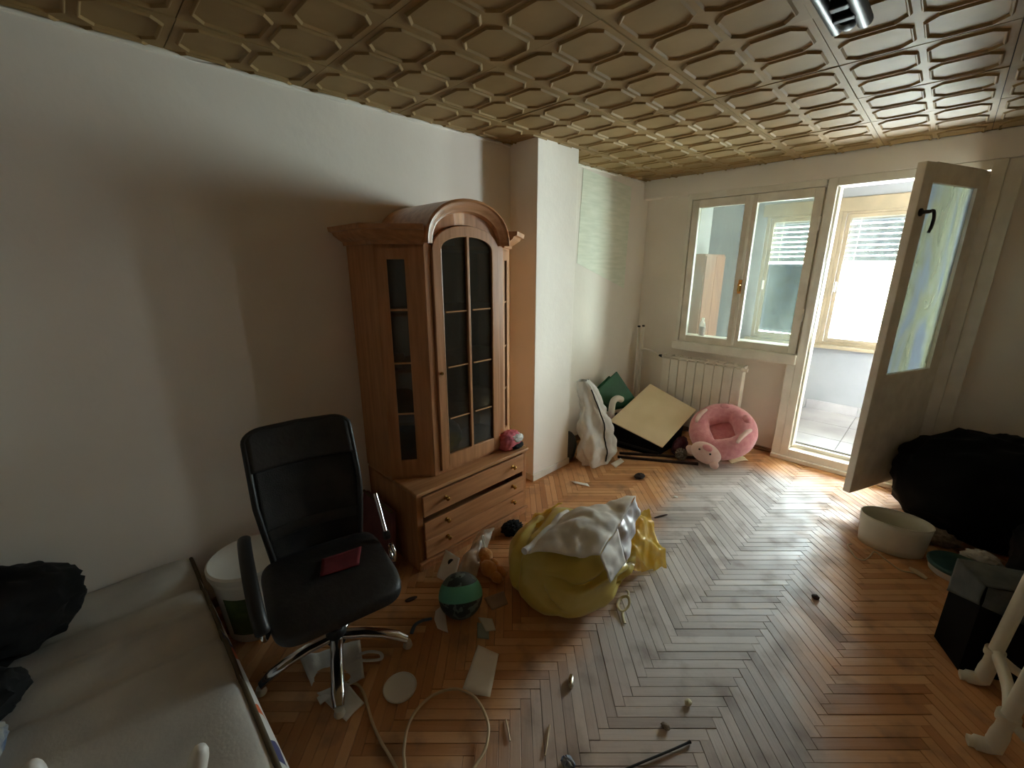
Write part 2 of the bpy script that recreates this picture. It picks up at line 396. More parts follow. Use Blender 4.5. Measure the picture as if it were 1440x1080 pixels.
# ------------------------------------------------------------------ mesh helpers
class MB:
    def __init__(self):
        self.v, self.f = [], []
    def add(self, vs_, fs_):
        n = len(self.v)
        self.v += [Vector(p) for p in vs_]
        self.f += [tuple(i + n for i in q) for q in fs_]
        return self
    def hexa(self, p):
        return self.add(p, [(0, 3, 2, 1), (4, 5, 6, 7), (0, 1, 5, 4), (1, 2, 6, 5), (2, 3, 7, 6), (3, 0, 4, 7)])
    def box(self, x0, x1, y0, y1, z0, z1):
        return self.hexa([(x0, y0, z0), (x1, y0, z0), (x1, y1, z0), (x0, y1, z0), (x0, y0, z1), (x1, y0, z1), (x1, y1, z1), (x0, y1, z1)])
    def obox(self, c, ax, ay, az):
        c, ax, ay, az = Vector(c), Vector(ax) / 2, Vector(ay) / 2, Vector(az) / 2
        return self.hexa([c - ax - ay - az, c + ax - ay - az, c + ax + ay - az, c - ax + ay - az, c - ax - ay + az, c + ax - ay + az, c + ax + ay + az, c - ax + ay + az])
    def prism(self, poly, vec):
        n = len(poly)
        a = [Vector(p) for p in poly]
        b = [p + Vector(vec) for p in a]
        return self.add(a + b, [tuple(range(n))[::-1], tuple(range(n, 2 * n))] + [(i, (i + 1) % n, n + (i + 1) % n, n + i) for i in range(n)])
    def tube(self, pts, r, n=10, closed=False, caps=True, flat=None):
        pts = [Vector(p) for p in pts]
        R = r if isinstance(r, (list, tuple)) else [r] * len(pts)
        rings, m = [], len(pts)
        up = None
        for i, p in enumerate(pts):
            if closed:
                t = pts[(i + 1) % m] - pts[i - 1]
            else:
                t = pts[min(i + 1, m - 1)] - pts[max(i - 1, 0)]
            t.normalize()
            if up is None:
                up = Vector((0, 0, 1)) if abs(t.z) < 0.9 else Vector((1, 0, 0))
            a = t.cross(up); a.normalize()
            b = a.cross(t); b.normalize()
            up = b
            k = flat or 1.0
            rings.append([p + a * (cos(2 * pi * j / n) * R[i]) + b * (sin(2 * pi * j / n) * R[i] * k) for j in range(n)])
        vs_ = [q for ring in rings for q in ring]
        fs_ = []
        for i in range(m if closed else m - 1):
            for j in range(n):
                i2 = (i + 1) % m
                fs_.append((i * n + j, i * n + (j + 1) % n, i2 * n + (j + 1) % n, i2 * n + j))
        if caps and not closed:
            fs_.append(tuple(range(n))[::-1]); fs_.append(tuple((m - 1) * n + j for j in range(n)))
        return self.add(vs_, fs_)
    def lathe(self, prof, c=(0, 0, 0), n=28, sx=1.0, sy=1.0, axis=None):
        c = Vector(c)
        q = Vector((0, 0, 1)).rotation_difference(Vector(axis)) if axis else None
        vs_, fs_ = [], []
        for r, z in prof:
            for j in range(n):
                p = Vector((cos(2 * pi * j / n) * r * sx, sin(2 * pi * j / n) * r * sy, z))
                if q: p = q @ p
                vs_.append(c + p)
        for i in range(len(prof) - 1):
            for j in range(n):
                fs_.append((i * n + j, i * n + (j + 1) % n, (i + 1) * n + (j + 1) % n, (i + 1) * n + j))
        fs_.append(tuple(range(n))[::-1]); fs_.append(tuple((len(prof) - 1) * n + j for j in range(n)))
        return self.add(vs_, fs_)
    def grid(self, fn, nu, nv, wu=False):
        vs_ = [fn(i / (nu if wu else nu - 1), j / (nv - 1)) for j in range(nv) for i in range(nu)]
        fs_ = []
        for j in range(nv - 1):
            for i in range(nu if wu else nu - 1):
                i2 = (i + 1) % nu
                fs_.append((j * nu + i, j * nu + i2, (j + 1) * nu + i2, (j + 1) * nu + i))
        return self.add(vs_, fs_)
    def blob(self, c, r, amp=0.05, freq=3.0, seed=0, nu=40, nv=26, zmin=None, ridge=True, power=1.0, rot=None):
        """a soft body with folds; power < 1 makes it boxier"""
        c, r = Vector(c), Vector(r)
        so = Vector((seed * 7.3, seed * 3.1, seed * 1.7))
        sgn = lambda q: (1 if q >= 0 else -1) * abs(q) ** power
        def fn(u, v):
            th, ph = 2 * pi * u, pi * (v - 0.5)
            d = Vector((sgn(cos(ph)) * sgn(cos(th)), sgn(cos(ph)) * sgn(sin(th)), sgn(sin(ph))))
            h = NZ.fractal(d * freq + so, 1.0, 2.0, 3)
            if ridge:
                h = 0.6 * h + 0.8 * (0.5 - abs(NZ.noise(d * freq * 1.3 + so * 2)) * 2)
            p = Vector((d.x * r.x, d.y * r.y, d.z * r.z)) * (1 + amp * h)
            if rot: p = rot @ p
            p += c
            if zmin is not None and p.z < zmin: p.z = zmin + 0.0004 * (u + v)
            return p
        return self.grid(fn, nu, nv, True)
    def sheet(self, corners, nu=14, nv=14, amp=0.01, freq=8.0, seed=0, sag=0.0, nrm=None):
        """a crumpled sheet spanned by four corners"""
        a, b, c, d = [Vector(p) for p in corners]
        n = Vector(nrm) if nrm else (b - a).cross(d - a)
        n.normalize()
        so = Vector((seed * 5.1, seed * 2.3, seed))
        def fn(u, v):
            p = a * (1 - u) * (1 - v) + b * u * (1 - v) + c * u * v + d * (1 - u) * v
            h = NZ.fractal(p * freq + so, 1.0, 2.0, 3) * amp
            h += sag * (4 * u * (1 - u)) * (4 * v * (1 - v))
            return p + n * h
        return self.grid(fn, nu, nv)
    def build(self, name, m, parent=None, off=(0, 0, 0), smooth=None, bevel=0.0, solid=0.0, sub=0, uv=None):
        off = Vector(off)
        if parent is not None and parent.get('_off') is not None:
            off = Vector(parent['_off'])
        me = bpy.data.meshes.new(name)
        bm = bmesh.new()
        vv = [bm.verts.new(p - off) for p in self.v]
        for q in self.f:
            try: bm.faces.new([vv[i] for i in q])
            except ValueError: pass
        bmesh.ops.remove_doubles(bm, verts=bm.verts, dist=1e-6)
        bmesh.ops.recalc_face_normals(bm, faces=bm.faces)
        bm.to_mesh(me); bm.free()
        me.materials.append(m)
        o = bpy.data.objects.new(name, me)
        COL.objects.link(o)
        if smooth is not None:
            for p in me.polygons: p.use_smooth = True
            me.set_sharp_from_angle(angle=RAD(smooth))
        if solid:
            s = o.modifiers.new('thickness', 'SOLIDIFY'); s.thickness = solid; s.offset = 0
        if bevel:
            b = o.modifiers.new('bevel', 'BEVEL'); b.width = bevel; b.segments = 2; b.limit_method = 'ANGLE'; b.angle_limit = RAD(40)
        if sub:
            s = o.modifiers.new('subdivision', 'SUBSURF'); s.levels = sub; s.render_levels = sub
        if parent is not None:
            o.parent = parent
            if parent.get('_off') is not None: o['_off'] = parent['_off']
        else:
            o.location = off
        return o

def tag(o, label, cat, group=None, kind=None):
    o['label'] = label; o['category'] = cat
    if group: o['group'] = group
    if kind: o['kind'] = kind
    return o

def thing(name, label, cat, loc, group=None, rotz=0.0, local=False):
    """an Empty at the base of a thing; its parts are drawn in world coordinates unless local"""
    o = bpy.data.objects.new(name, None)
    COL.objects.link(o)
    o.empty_display_size = 0.1
    o.location = loc
    o.rotation_euler = (0, 0, rotz)
    o['_off'] = (0.0, 0.0, 0.0) if local else tuple(float(q) for q in loc)
    return tag(o, label, cat, group)

def struct(name, loc=(0, 0, 0)):
    o = bpy.data.objects.new(name, None)
    COL.objects.link(o)
    o.location = loc
    o['_off'] = tuple(float(q) for q in loc)
    o['kind'] = 'structure'
    return o

def S(o):
    o['kind'] = 'structure'
    return o

def spline(pts, n=8, closed=False):
    pts = [Vector(p) for p in pts]
    m = len(pts); out = []
    for i in range(m if closed else m - 1):
        g = (lambda k: pts[k % m]) if closed else (lambda k: pts[max(0, min(m - 1, k))])
        p0, p1, p2, p3 = g(i - 1), g(i), g(i + 1), g(i + 2)
        for k in range(n):
            t = k / n
            out.append(0.5 * ((2 * p1) + (p2 - p0) * t + (2 * p0 - 5 * p1 + 4 * p2 - p3) * t * t + (3 * p1 - p0 - 3 * p2 + p3) * t ** 3))
    if not closed: out.append(pts[-1])
    return out

# ------------------------------------------------------------------ room shell
H = 2.432          # ceiling
RX, NY, FY = 3.35, -2.4, 4.21   # right wall, near wall, far wall
S(MB().box(-0.15, 0, NY, 5.7, -0.1, H + 0.1).build('wall_left', WALL))
S(MB().box(RX, RX + 0.15, NY, FY + 0.14, -0.1, H + 0.1).build('wall_right', WALL))
S(MB().box(0, RX, NY - 0.15, NY, -0.1, H + 0.1).build('wall_near', WALL))
w = MB()
w.box(0, 0.45, FY, FY + 0.14, -0.05, H + 0.1)
w.box(0.45, 1.50, FY, FY + 0.14, -0.05, 0.90)
w.box(2.40, RX, FY, FY + 0.14, -0.05, H + 0.1)
w.box(0.45, 2.40, FY, FY + 0.14, 2.27, H + 0.1)
S(w.build('wall_far', WALL))
S(MB().box(0, RX, 4.115, FY, 2.264, H).build('trim_1', WALL, bevel=0.006))          # beam along the top of the far wall
S(MB().box(0, 0.253, 2.262, 2.70, 0, H).build('wall_pillar', WALL, bevel=0.004))    # chimney breast on the left wall
wl_ = bpy.data.objects['wall_left']
MB().sheet([(0.002, 3.10, 2.40), (0.002, 3.87, 2.35), (0.002, 3.855, 1.42), (0.002, 3.06, 1.66)], 10, 10, 0.002, 6, 3).build('wallpaper_patch', PAPER_W, wl_, solid=0.002)
MB().sheet([(0.001, 0.325, 1.84), (0.001, 0.44, 1.845), (0.001, 0.43, 1.575), (0.001, 0.335, 1.575)], 6, 6, 0.001, 6, 3).build('plaster_patch', PATCH, wl_, solid=0.001)
# ragged plaster edge under the ceiling
def ragged(name, a, b, seed):
    a, b = Vector(a), Vector(b)
    n = 90
    pts, rs = [], []
    for i in range(n + 1):
        p = a.lerp(b, i / n)
        q = NZ.fractal(p * 7 + Vector((seed, 0, 0)), 1, 2, 3)
        pts.append(p + Vector((0, 0, 0.006 * q))); rs.append(max(0.003, 0.010 + 0.010 * q))
    return S(MB().tube(pts, rs, 6).build(name, PATCH, smooth=60))
ragged('trim_2', (0.0, NY, H - 0.014), (0.0, 2.262, H - 0.014), 1)
ragged('trim_3', (0.0, 2.70, H - 0.012), (0.0, 4.10, H - 0.012), 4)

# baseboards
S(MB().box(0.0, 0.262, 2.252, 2.262, 0.0, 0.055).box(0.253, 0.265, 2.252, 2.71, 0, 0.055).build('baseboard_pillar', PAINT, bevel=0.003))
S(MB().box(0.0, 0.012, NY, 2.252, 0, 0.055).box(0, 0.012, 2.71, FY, 0, 0.055).build('baseboard_left', SKIRT, bevel=0.003))
bf = MB().box(0, 3.3, 4.185, FY, 0, 0.03)
bf.tube([(0.02, 4.18, 0.01), (3.3, 4.18, 0.01)], 0.012, 8)
S(bf.build('baseboard_far', SKIRT, smooth=50))

# ceiling: dark backing and pressed tiles hung under it, one object per tile
ceil_o = S(MB().box(-0.02, RX, NY, FY, H + 0.006, H + 0.1).build('ceiling', CEILB))
def tile_bm(x0, x1, y0, y1, seed):
    """one half-metre tile: thin plate with four raised octagonal ridges, clipped to x0..x1, y0..y1 (tile-local)"""
    bm = bmesh.new()
    g = 0.0015
    T = 0.5
    def quadbox(a, b, c, d, z0, z1):
        vs_ = [bm.verts.new(p) for p in ((a, c, z0), (b, c, z0), (b, d, z0), (a, d, z0), (a, c, z1), (b, c, z1), (b, d, z1), (a, d, z1))]
        for q in ((0, 3, 2, 1), (4, 5, 6, 7), (0, 1, 5, 4), (1, 2, 6, 5), (2, 3, 7, 6), (3, 0, 4, 7)):
            bm.faces.new([vs_[i] for i in q])
    quadbox(g, T - g, g, T - g, 0.0, 0.008)
    for ix in (0, 1):
        for iy in (0, 1):
            cx_, cy_ = 0.132 + ix * 0.236, 0.132 + iy * 0.236
            def octo(h, c, z):
                k = h - c
                return [bm.verts.new((cx_ + a, cy_ + b, z)) for a, b in ((-k, -h), (k, -h), (h, -k), (h, k), (k, h), (-k, h), (-h, k), (-h, -k))]
            rings = [octo(0.108, 0.040, 0.0), octo(0.103, 0.039, -0.008), octo(0.100, 0.038, -0.008), octo(0.094, 0.036, 0.0005)]
            for r0, r1 in zip(rings, rings[1:]):
                for k in range(8):
                    bm.faces.new((r0[k], r0[(k + 1) % 8], r1[(k + 1) % 8], r1[k]))
    for co, no, do in (((x0, 0, 0), (-1, 0, 0), x0 > 0), ((x1, 0, 0), (1, 0, 0), x1 < T), ((0, y0, 0), (0, -1, 0), y0 > 0), ((0, y1, 0), (0, 1, 0), y1 < T)):
        if do:
            bmesh.ops.bisect_plane(bm, geom=bm.verts[:] + bm.edges[:] + bm.faces[:], plane_co=co, plane_no=no, clear_outer=True)
    bmesh.ops.recalc_face_normals(bm, faces=bm.faces)
    return bm
TILES = {}
def ceiling_tile(ox, oy):
    x0, x1 = max(0.0, 0.001 - ox), min(0.5, RX - ox)
    y0, y1 = max(0.0, NY - oy), min(0.5, 4.104 - oy)
    if x1 - x0 < 0.02 or y1 - y0 < 0.02: return
    key = (round(x0, 3), round(x1, 3), round(y0, 3), round(y1, 3))
    if key not in TILES:
        bm = tile_bm(x0, x1, y0, y1, 0)
        me = bpy.data.meshes.new('ceiling_tile'); bm.to_mesh(me); bm.free()
        me.materials.append(CEIL); TILES[key] = me
    o = bpy.data.objects.new('ceiling_tile', TILES[key])
    COL.objects.link(o)
    o.parent = ceil_o
    o.location = (ox, oy, H - 0.003 + random.uniform(-0.002, 0.002))
    o.rotation_euler = (random.uniform(-0.004, 0.004), random.uniform(-0.004, 0.004), 0)
for i in range(-1, 7):
    for j in range(-10, 6):
        ceiling_tile(0.29 + 0.5 * i, 1.905 + 0.5 * j)

# parquet: herringbone staves 40 x 395 mm
floor_o = S(MB().box(-0.02, RX, NY, FY + 0.02, -0.08, -0.016).build('floor', SUB))
SW, SL = 0.0404, 0.3946
FX0, FY0 = 1.677, 1.105
R2 = 2 ** 0.5
def stave_mesh():
    g, h, c = 0.0007, 0.014, 0.0010
    a, b = SL / 2 - g, SW / 2 - g
    vs_ = []
    for z, k in ((-h, 0), (-c, 0), (0, c)):
        vs_ += [(-a + k, -b + k, z), (a - k, -b + k, z), (a - k, b - k, z), (-a + k, b - k, z)]
    fs_ = [(8, 9, 10, 11)]
    for r in (0, 4):
        for k in range(4): fs_.append((r + k, r + (k + 1) % 4, r + 4 + (k + 1) % 4, r + 4 + k))
    return vs_, fs_
SV, SF = stave_mesh()
me_stave = bpy.data.meshes.new('plank')
me_stave.from_pydata(SV, [], SF)
uvl = me_stave.uv_layers.new(name='UVMap')
for lp in me_stave.loops:
    co = me_stave.vertices[lp.vertex_index].co
    uvl.data[lp.index].uv = (co.x, co.y)
me_stave.materials.append(FLOORM)
staves = []
for k in range(-8, 9):
    for m_ in range(-130, 130):
        if k % 2 == 0:
            cu = SL / 2 + m_ * SW; cv = SW / 2 - m_ * SW; ang = pi / 4
        else:
            cu = (m_ - 0.5) * SW; cv = SW - m_ * SW - SL / 2; ang = -pi / 4
        s = (k // 2) if k % 2 == 0 else ((k + 1) // 2)
        x = FX0 + (cu + cv) / R2 + s * SL * R2
        y = FY0 + (cu - cv) / R2
        if -0.15 < x < RX + 0.15 and NY - 0.15 < y < 4.26:
            staves.append((x, y, ang))
def seen_size(x, y):
    d = Vector((x, y, 0)) - CAM_LOC
    fw = Vector((-sin(YAW) * cos(PITCH), cos(YAW) * cos(PITCH), sin(PITCH)))
    rt = Vector((cos(YAW), sin(YAW), 0))
    up = rt.cross(fw)
    z = d.dot(fw)
    if z < 0.15 or abs(d.dot(rt) / z) > 1.24 or abs(d.dot(up) / z) > 0.95: return 0.0
    if x < 0.03 or y > 4.12 or (x < 0.50 and 1.05 < y < 1.9) or (x < 1.5 and y < 0.1): return 0.0
    if 0.95 < x < 1.38 and 1.32 < y < 1.85: return 0.0
    if 0.3 < x < 0.8 and y > 3.35: return 0.0
    return -d.z / z ** 3
staves.sort(key=lambda q: -seen_size(q[0], q[1]))
def jitter():
    return random.uniform(-0.0011, 0.0011), random.uniform(-0.004, 0.004), random.uniform(-0.016, 0.016)
rest_v, rest_f, rest_uv = [], [], []
for i, (x, y, a) in enumerate(staves):
    dz, rx, ry = jitter()
    inside = 0.15 < x < RX - 0.15 and y < 4.0
    if i < 300 and inside:
        o = bpy.data.objects.new('plank', me_stave)
        COL.objects.link(o)
        o.parent = floor_o
        o.location = (x, y, -0.001 + dz)
        o.rotation_euler = (ry, rx * 0.2, a + random.uniform(-0.0035, 0.0035))
    else:
        n = len(rest_v)
        for p in SV:
            px, py = x + p[0] * cos(a) - p[1] * sin(a), y + p[0] * sin(a) + p[1] * cos(a)
            rest_v.append((min(max(px, 0.0005), RX - 0.0005), min(max(py, NY), FY - 0.0005), p[2] - 0.001 + dz))
            rest_uv.append((p[0] + x * 3.1, p[1] + y * 2.3))
        rest_f += [tuple(q + n for q in f_) for f_ in SF]
me_rest = bpy.data.meshes.new('parquet_remainder')
me_rest.from_pydata(rest_v, [], rest_f)
uvl = me_rest.uv_layers.new(name='UVMap')
for lp in me_rest.loops: uvl.data[lp.index].uv = rest_uv[lp.vertex_index]
me_rest.materials.append(FLOORM)
orest = bpy.data.objects.new('parquet_remainder', me_rest)
COL.objects.link(orest); orest.parent = floor_o; orest['kind'] = 'stuff'

# ------------------------------------------------------------------ window and door wall
def frame_rect(mb, x0, x1, z0, z1, y0, y1, wl2, wr, wb2, wt):
    mb.box(x0, x0 + wl2, y0, y1, z0, z1); mb.box(x1 - wr, x1, y0, y1, z0, z1)
    mb.box(x0 + wl2, x1 - wr, y0, y1, z0, z0 + wb2); mb.box(x0 + wl2, x1 - wr, y0, y1, z1 - wt, z1)
    return mb
WF = struct('window_1', (0.97, FY, 0.92))
fm = MB()
frame_rect(fm, 0.45, 2.40, 0.905, 2.262, 4.135, 4.22, 0.035, 0.065, 0.03, 0.045)
fm.box(1.495, 1.565, 4.12, 4.24, 0.10, 2.225)
fr_o = MB().box(0.45, 0.485, 4.12, 4.30, 0.905, 2.262).box(0.485, 1.495, 4.12, 4.30, 2.215, 2.262).box(0.485, 1.495, 4.135, 4.30, 0.905, 0.925).box(0.485, 1.505, 4.178, 4.20, 2.185, 2.22).box(1.47, 1.505, 4.178, 4.20, 0.925, 2.2).box(0.485, 0.52, 4.178, 4.20, 0.925, 2.2).build('window_frame', PAINT, WF, bevel=0.004)
for nm, x0, x1, gx0, gx1 in (('sash', 0.492, 0.985, 0.552, 0.935), ('sash', 0.988, 1.488, 1.033, 1.428)):
    s_ = MB()
    z0, z1, gz0, gz1 = 0.928, 2.208, 0.985, 2.142
    s_.box(x0, gx0, 4.13, 4.175, z0, z1); s_.box(gx1, x1, 4.13, 4.175, z0, z1)
    s_.box(gx0, gx1, 4.13, 4.175, z0, gz0); s_.box(gx0, gx1, 4.13, 4.175, gz1, z1)
    so_ = s_.build(nm, PAINTD, WF, bevel=0.004)
    MB().box(gx0 - 0.005, gx1 + 0.005, 4.15, 4.154, gz0 - 0.005, gz1 + 0.005).build('glass_pane', GLASSW, so_)
MB().box(0.978, 1.002, 4.118, 4.13, 0.93, 2.20).build('cover_strip', PAINT, WF, bevel=0.003)
hd = MB().box(0.976, 1.004, 4.108, 4.12, 1.40, 1.52).lathe([(0.0, 0), (0.011, 0), (0.013, 0.02), (0.010, 0.03), (0.0, 0.03)], (0.99, 4.105, 1.475), 12, axis=(0, -1, 0)).tube([(0.99, 4.085, 1.475), (0.99, 4.08, 1.42)], [0.008, 0.009], 8)
hd.build('brass_handle', BRASS, WF, smooth=40)
for zz in (1.25, 1.95):
    MB().tube([(1.491, 4.122, zz - 0.05), (1.491, 4.122, zz + 0.05)], 0.007, 8).build('hinge', PAINTD, WF, smooth=40)
sill_o = S(MB().box(0.44, 1.505, 4.085, FY, 0.842, 0.925).build('trim_4', PAINT, bevel=0.008))
S(MB().box(1.44, 1.505, 4.118, FY, 0.03, 0.842).build('trim_5', PAINT, bevel=0.004))
DF = struct('door_1', (1.95, FY, 0.0))
MB().box(1.505, 1.565, 4.115, 4.30, 0.03, 2.262).box(2.335, 2.40, 4.115, 4.30, 0.0, 2.262).box(1.565, 2.335, 4.115, 4.26, 2.205, 2.262).box(1.572, 1.582, 4.16, 4.26, 0.12, 2.205).build('door_frame', PAINT, DF, bevel=0.004)
MB().box(1.44, 2.40, 4.09, 4.16, 0.0, 0.035).box(1.565, 2.335, 4.115, 4.21, 0.03, 0.098).box(1.565, 2.335, 4.21, 4.35, 0.02, 0.105).box(1.565, 2.335, 4.205, 4.235, 0.10, 0.128).build('threshold', PAINT, DF, bevel=0.005)
S(MB().box(2.40, 2.475, 4.135, FY, 0.0, 2.262).build('trim_6', PAINT, bevel=0.004))
# open leaf, hinged on the right, swung into the room
hinge = Vector((2.335, 4.105, 0)); lead = Vector((2.071, 3.452, 0))
du = (lead - hinge); LW = du.length; du.normalize()
dn = Vector((-du.y, du.x, 0))            # towards the camera-side face or away
if dn.dot(CAM_LOC - lead) > 0: dn = -dn  # thickness runs away from the visible face
def leaf(mb, u0, u1, z0, z1, t0=0.0, t1=0.044):
    P_ = [hinge + du * u + dn * t for u, t in ((u0, t0), (u1, t0), (u1, t1), (u0, t1))]
    mb.hexa([p + Vector((0, 0, z0)) for p in P_] + [p + Vector((0, 0, z1)) for p in P_])
    return mb
Z0, Z1 = 0.145, 2.195
gu0, gu1, gz0, gz1 = 0.10, LW - 0.10, 0.965, 2.09
lf = MB()
leaf(lf, -0.014, gu0, Z0, Z1); leaf(lf, gu1, LW, Z0, Z1); leaf(lf, gu0, gu1, Z0, gz0); leaf(lf, gu0, gu1, gz1, Z1)
lf_o = lf.build('door_leaf', PAINTD, DF, bevel=0.004)
leaf(MB(), gu0 - 0.005, gu1 + 0.005, gz0 - 0.005, gz1 + 0.005, 0.02, 0.024).build('glass_pane', GLASSD, lf_o)
hp = hinge + du * (LW - 0.045) + Vector((0, 0, 1.93))
hb = MB()
hb.lathe([(0.0, 0), (0.022, 0), (0.022, 0.006), (0.010, 0.012), (0.010, 0.045), (0, 0.045)], hp, 14, axis=-dn)
q0 = hp - dn * 0.045
hb.tube(spline([q0, q0 - du * 0.035 + Vector((0, 0, 0.004)), q0 - du * 0.055 + Vector((0, 0, -0.03)), q0 - du * 0.05 + Vector((0, 0, -0.085)), q0 - du * 0.035 + Vector((0, 0, -0.11))], 6), [0.009] * 20 + [0.008] * 5, 8)
hb.build('door_handle', BLACKP, lf_o, smooth=40)
for zz in (0.45, 1.2, 1.95):
    MB().tube([hinge + Vector((0, 0, zz - 0.05)), hinge + Vector((0, 0, zz + 0.05))], 0.008, 8).build('hinge', PAINTD, DF, smooth=40)

# ------------------------------------------------------------------ balcony
BZ = 0.12
bfl = S(MB().box(-0.2, 4.55, 4.30, 5.62, BZ - 0.1, BZ - 0.006).build('balcony_floor', GROUT))
for i in range(-1, 10):
    for j in range(3):
        x0 = 1.408 + 0.302 * 1.0 * (i - 3) * 1.5
        y0 = 5.49 - 0.45 * (j + 1)
        x0c, y0c = max(x0, 0.0), max(y0, 4.302); x1c = min(x0 + 0.451, 4.42)
        if x0 > 4.3 or x0 + 0.45 < 0.05: continue
        MB().box(x0c + 0.002, x1c, y0c + 0.002, y0 + 0.448, BZ - 0.008, BZ).build('floor_tile', TILE, bfl, bevel=0.0015)
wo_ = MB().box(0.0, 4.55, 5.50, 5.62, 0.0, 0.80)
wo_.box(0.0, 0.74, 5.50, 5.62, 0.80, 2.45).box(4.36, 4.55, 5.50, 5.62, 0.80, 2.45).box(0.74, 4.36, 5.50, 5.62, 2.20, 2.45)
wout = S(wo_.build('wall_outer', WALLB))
for i in range(-1, 8):
    x0 = 1.408 + 0.453 * (i - 2)
    if x0 + 0.45 < 0.1: continue
    MB().box(max(x0, 0) + 0.002, x0 + 0.451, 5.488, 5.50, BZ, BZ + 0.10).build('skirting_tile', TILE, wout, bevel=0.0015)
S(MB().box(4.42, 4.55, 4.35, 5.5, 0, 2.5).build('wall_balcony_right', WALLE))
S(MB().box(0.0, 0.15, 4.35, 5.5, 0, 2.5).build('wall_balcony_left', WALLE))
S(MB().box(-0.1, 4.55, 4.30, 5.66, 2.45, 2.52).build('ceiling_balcony', WALLC))
S(MB().box(0.70, 4.42, 5.44, 5.62, 0.80, 0.835).build('trim_7', BPAINT, bevel=0.006))
S(MB().box(0.70, 4.42, 5.485, 5.50, 2.15, 2.28).build('trim_8', BPAINT, bevel=0.006))
def outer_window(name, x0, x1):
    W = struct(name, ((x0 + x1) / 2, 5.55, 0.84))
    f = MB(); frame_rect(f, x0, x1, 0.835, 2.17, 5.515, 5.58, 0.035, 0.035, 0.03, 0.04)
    f.build('window_frame', BPAINT, W, bevel=0.004)
    s = MB(); frame_rect(s, x0 + 0.038, x1 - 0.038, 0.868, 2.127, 5.525, 5.565, 0.035, 0.035, 0.035, 0.035)
    s_o = s.build('sash', BPAINT, W, bevel=0.004)
    MB().box(x0 + 0.07, x1 - 0.07, 5.544, 5.548, 0.90, 2.095).build('glass_pane', GLASSO, s_o)
    MB().box(x0 + 0.045, x0 + 0.06, 5.50, 5.525, 1.38, 1.48).build('handle', PAINTD, W, bevel=0.003)
outer_window('window_2', 0.74, 1.41)
outer_window('window_3', 1.41, 2.12)
outer_window('window_4', 2.12, 2.38)
outer_window('window_5', 2.38, 2.98)  # unseen window split off to carry the light-blocking blind
outer_window('window_6', 2.98, 4.36)
def blind(x0, x1, label, zb=1.69, zt=2.09, n=8):
    B = thing('window_blind', label, 'blind', ((x0 + x1) / 2, 5.60, zt), 'slatted blinds over the outer windows')
    MB().box(x0, x1, 5.585, 5.615, zt - 0.02, zt + 0.02).build('head_rail', BLINDM, B, bevel=0.003)
    for i in range(n):
        z = zb + 0.02 + (zt - 0.045 - zb) * i / (n - 1)
        MB().obox(((x0 + x1) / 2, 5.60, z), (x1 - x0, 0, 0), (0, 0.004, 0.0), (0, -0.006, 0.041)).build('slat', BLINDM, B)
    MB().box(x0, x1, 5.59, 5.61, zb - 0.008, zb + 0.008).build('bottom_rail', BLINDM, B, bevel=0.003)
    for xx in (x0 + 0.09, x1 - 0.09):
        MB().tube([(xx, 5.586, zb), (xx, 5.586, zt)], 0.003, 6).build('cord', PAINTD, B)
blind(0.80, 1.36, 'half lowered slatted blind above the blue-grey sheet, left outer balcony window')
blind(1.47, 2.06, 'half lowered slatted blind seen through the open balcony doorway')
blind(2.43, 2.93, 'added slatted blind, fully lowered on an unseen balcony window to hold back daylight', zb=0.93, n=25)  # unseen blind added to keep daylight off the near left wall
tag(MB().sheet([(0.80, 5.59, 0.91), (1.37, 5.59, 0.90), (1.37, 5.588, 1.655), (0.80, 5.588, 1.66)], 16, 18, 0.008, 5, 2, nrm=(0, -1, 0)).build('window_sheet', BLUEG, off=(1.08, 5.59, 0.9), smooth=60, solid=0.002), 'blue-grey sheet covering the outer balcony window below the blind', 'sheet')
cab_b = thing('balcony_cupboard', 'tall peach wooden cupboard at the left end of the balcony', 'cupboard', (0.29, 5.05, BZ))
MB().box(0.152, 0.41, 4.76, 5.32, BZ, 1.76).build('carcass', PEACH, cab_b, bevel=0.004)
MB().box(0.41, 0.425, 4.77, 5.04, BZ + 0.06, 1.74).build('door', PEACH, cab_b, bevel=0.004)
MB().box(0.41, 0.425, 5.045, 5.31, BZ + 0.06, 1.74).build('door', PEACH, cab_b, bevel=0.004)
wb_ = thing('wall_box', 'small beige box on the balcony wall above the peach cupboard', 'box', (0.16, 4.95, 1.88))
MB().box(0.15, 0.19, 4.86, 5.04, 1.87, 1.93).build('body', CARDB, wb_, bevel=0.004)
MB().box(0.19, 0.196, 4.865, 5.035, 1.875, 1.925).build('cover', PEACH, wb_, bevel=0.002)
bo = thing('bottle', 'clear plastic bottle with pinkish liquid on the windowsill', 'bottle', (0.64, 4.30, 0.972))
S(MB().box(0.45, 1.50, 4.20, 4.37, 0.90, 0.972).build('trim_9', PAINT, bevel=0.004))
MB().lathe([(0.0, 0), (0.026, 0), (0.029, 0.006), (0.029, 0.10), (0.024, 0.12), (0.011, 0.145), (0.011, 0.16), (0, 0.16)], (0.64, 4.30, 0.972), 20).build('body', CLEARP, bo, smooth=50)
MB().lathe([(0.0, 0), (0.0265, 0), (0.0265, 0.085), (0, 0.085)], (0.64, 4.30, 0.974), 20).build('liquid', PINKLIQ, bo, smooth=50)
MB().lathe([(0.0, 0), (0.0135, 0), (0.0135, 0.016), (0, 0.016)], (0.64, 4.30, 1.128), 14).build('cap', WHITEP, bo, smooth=50)

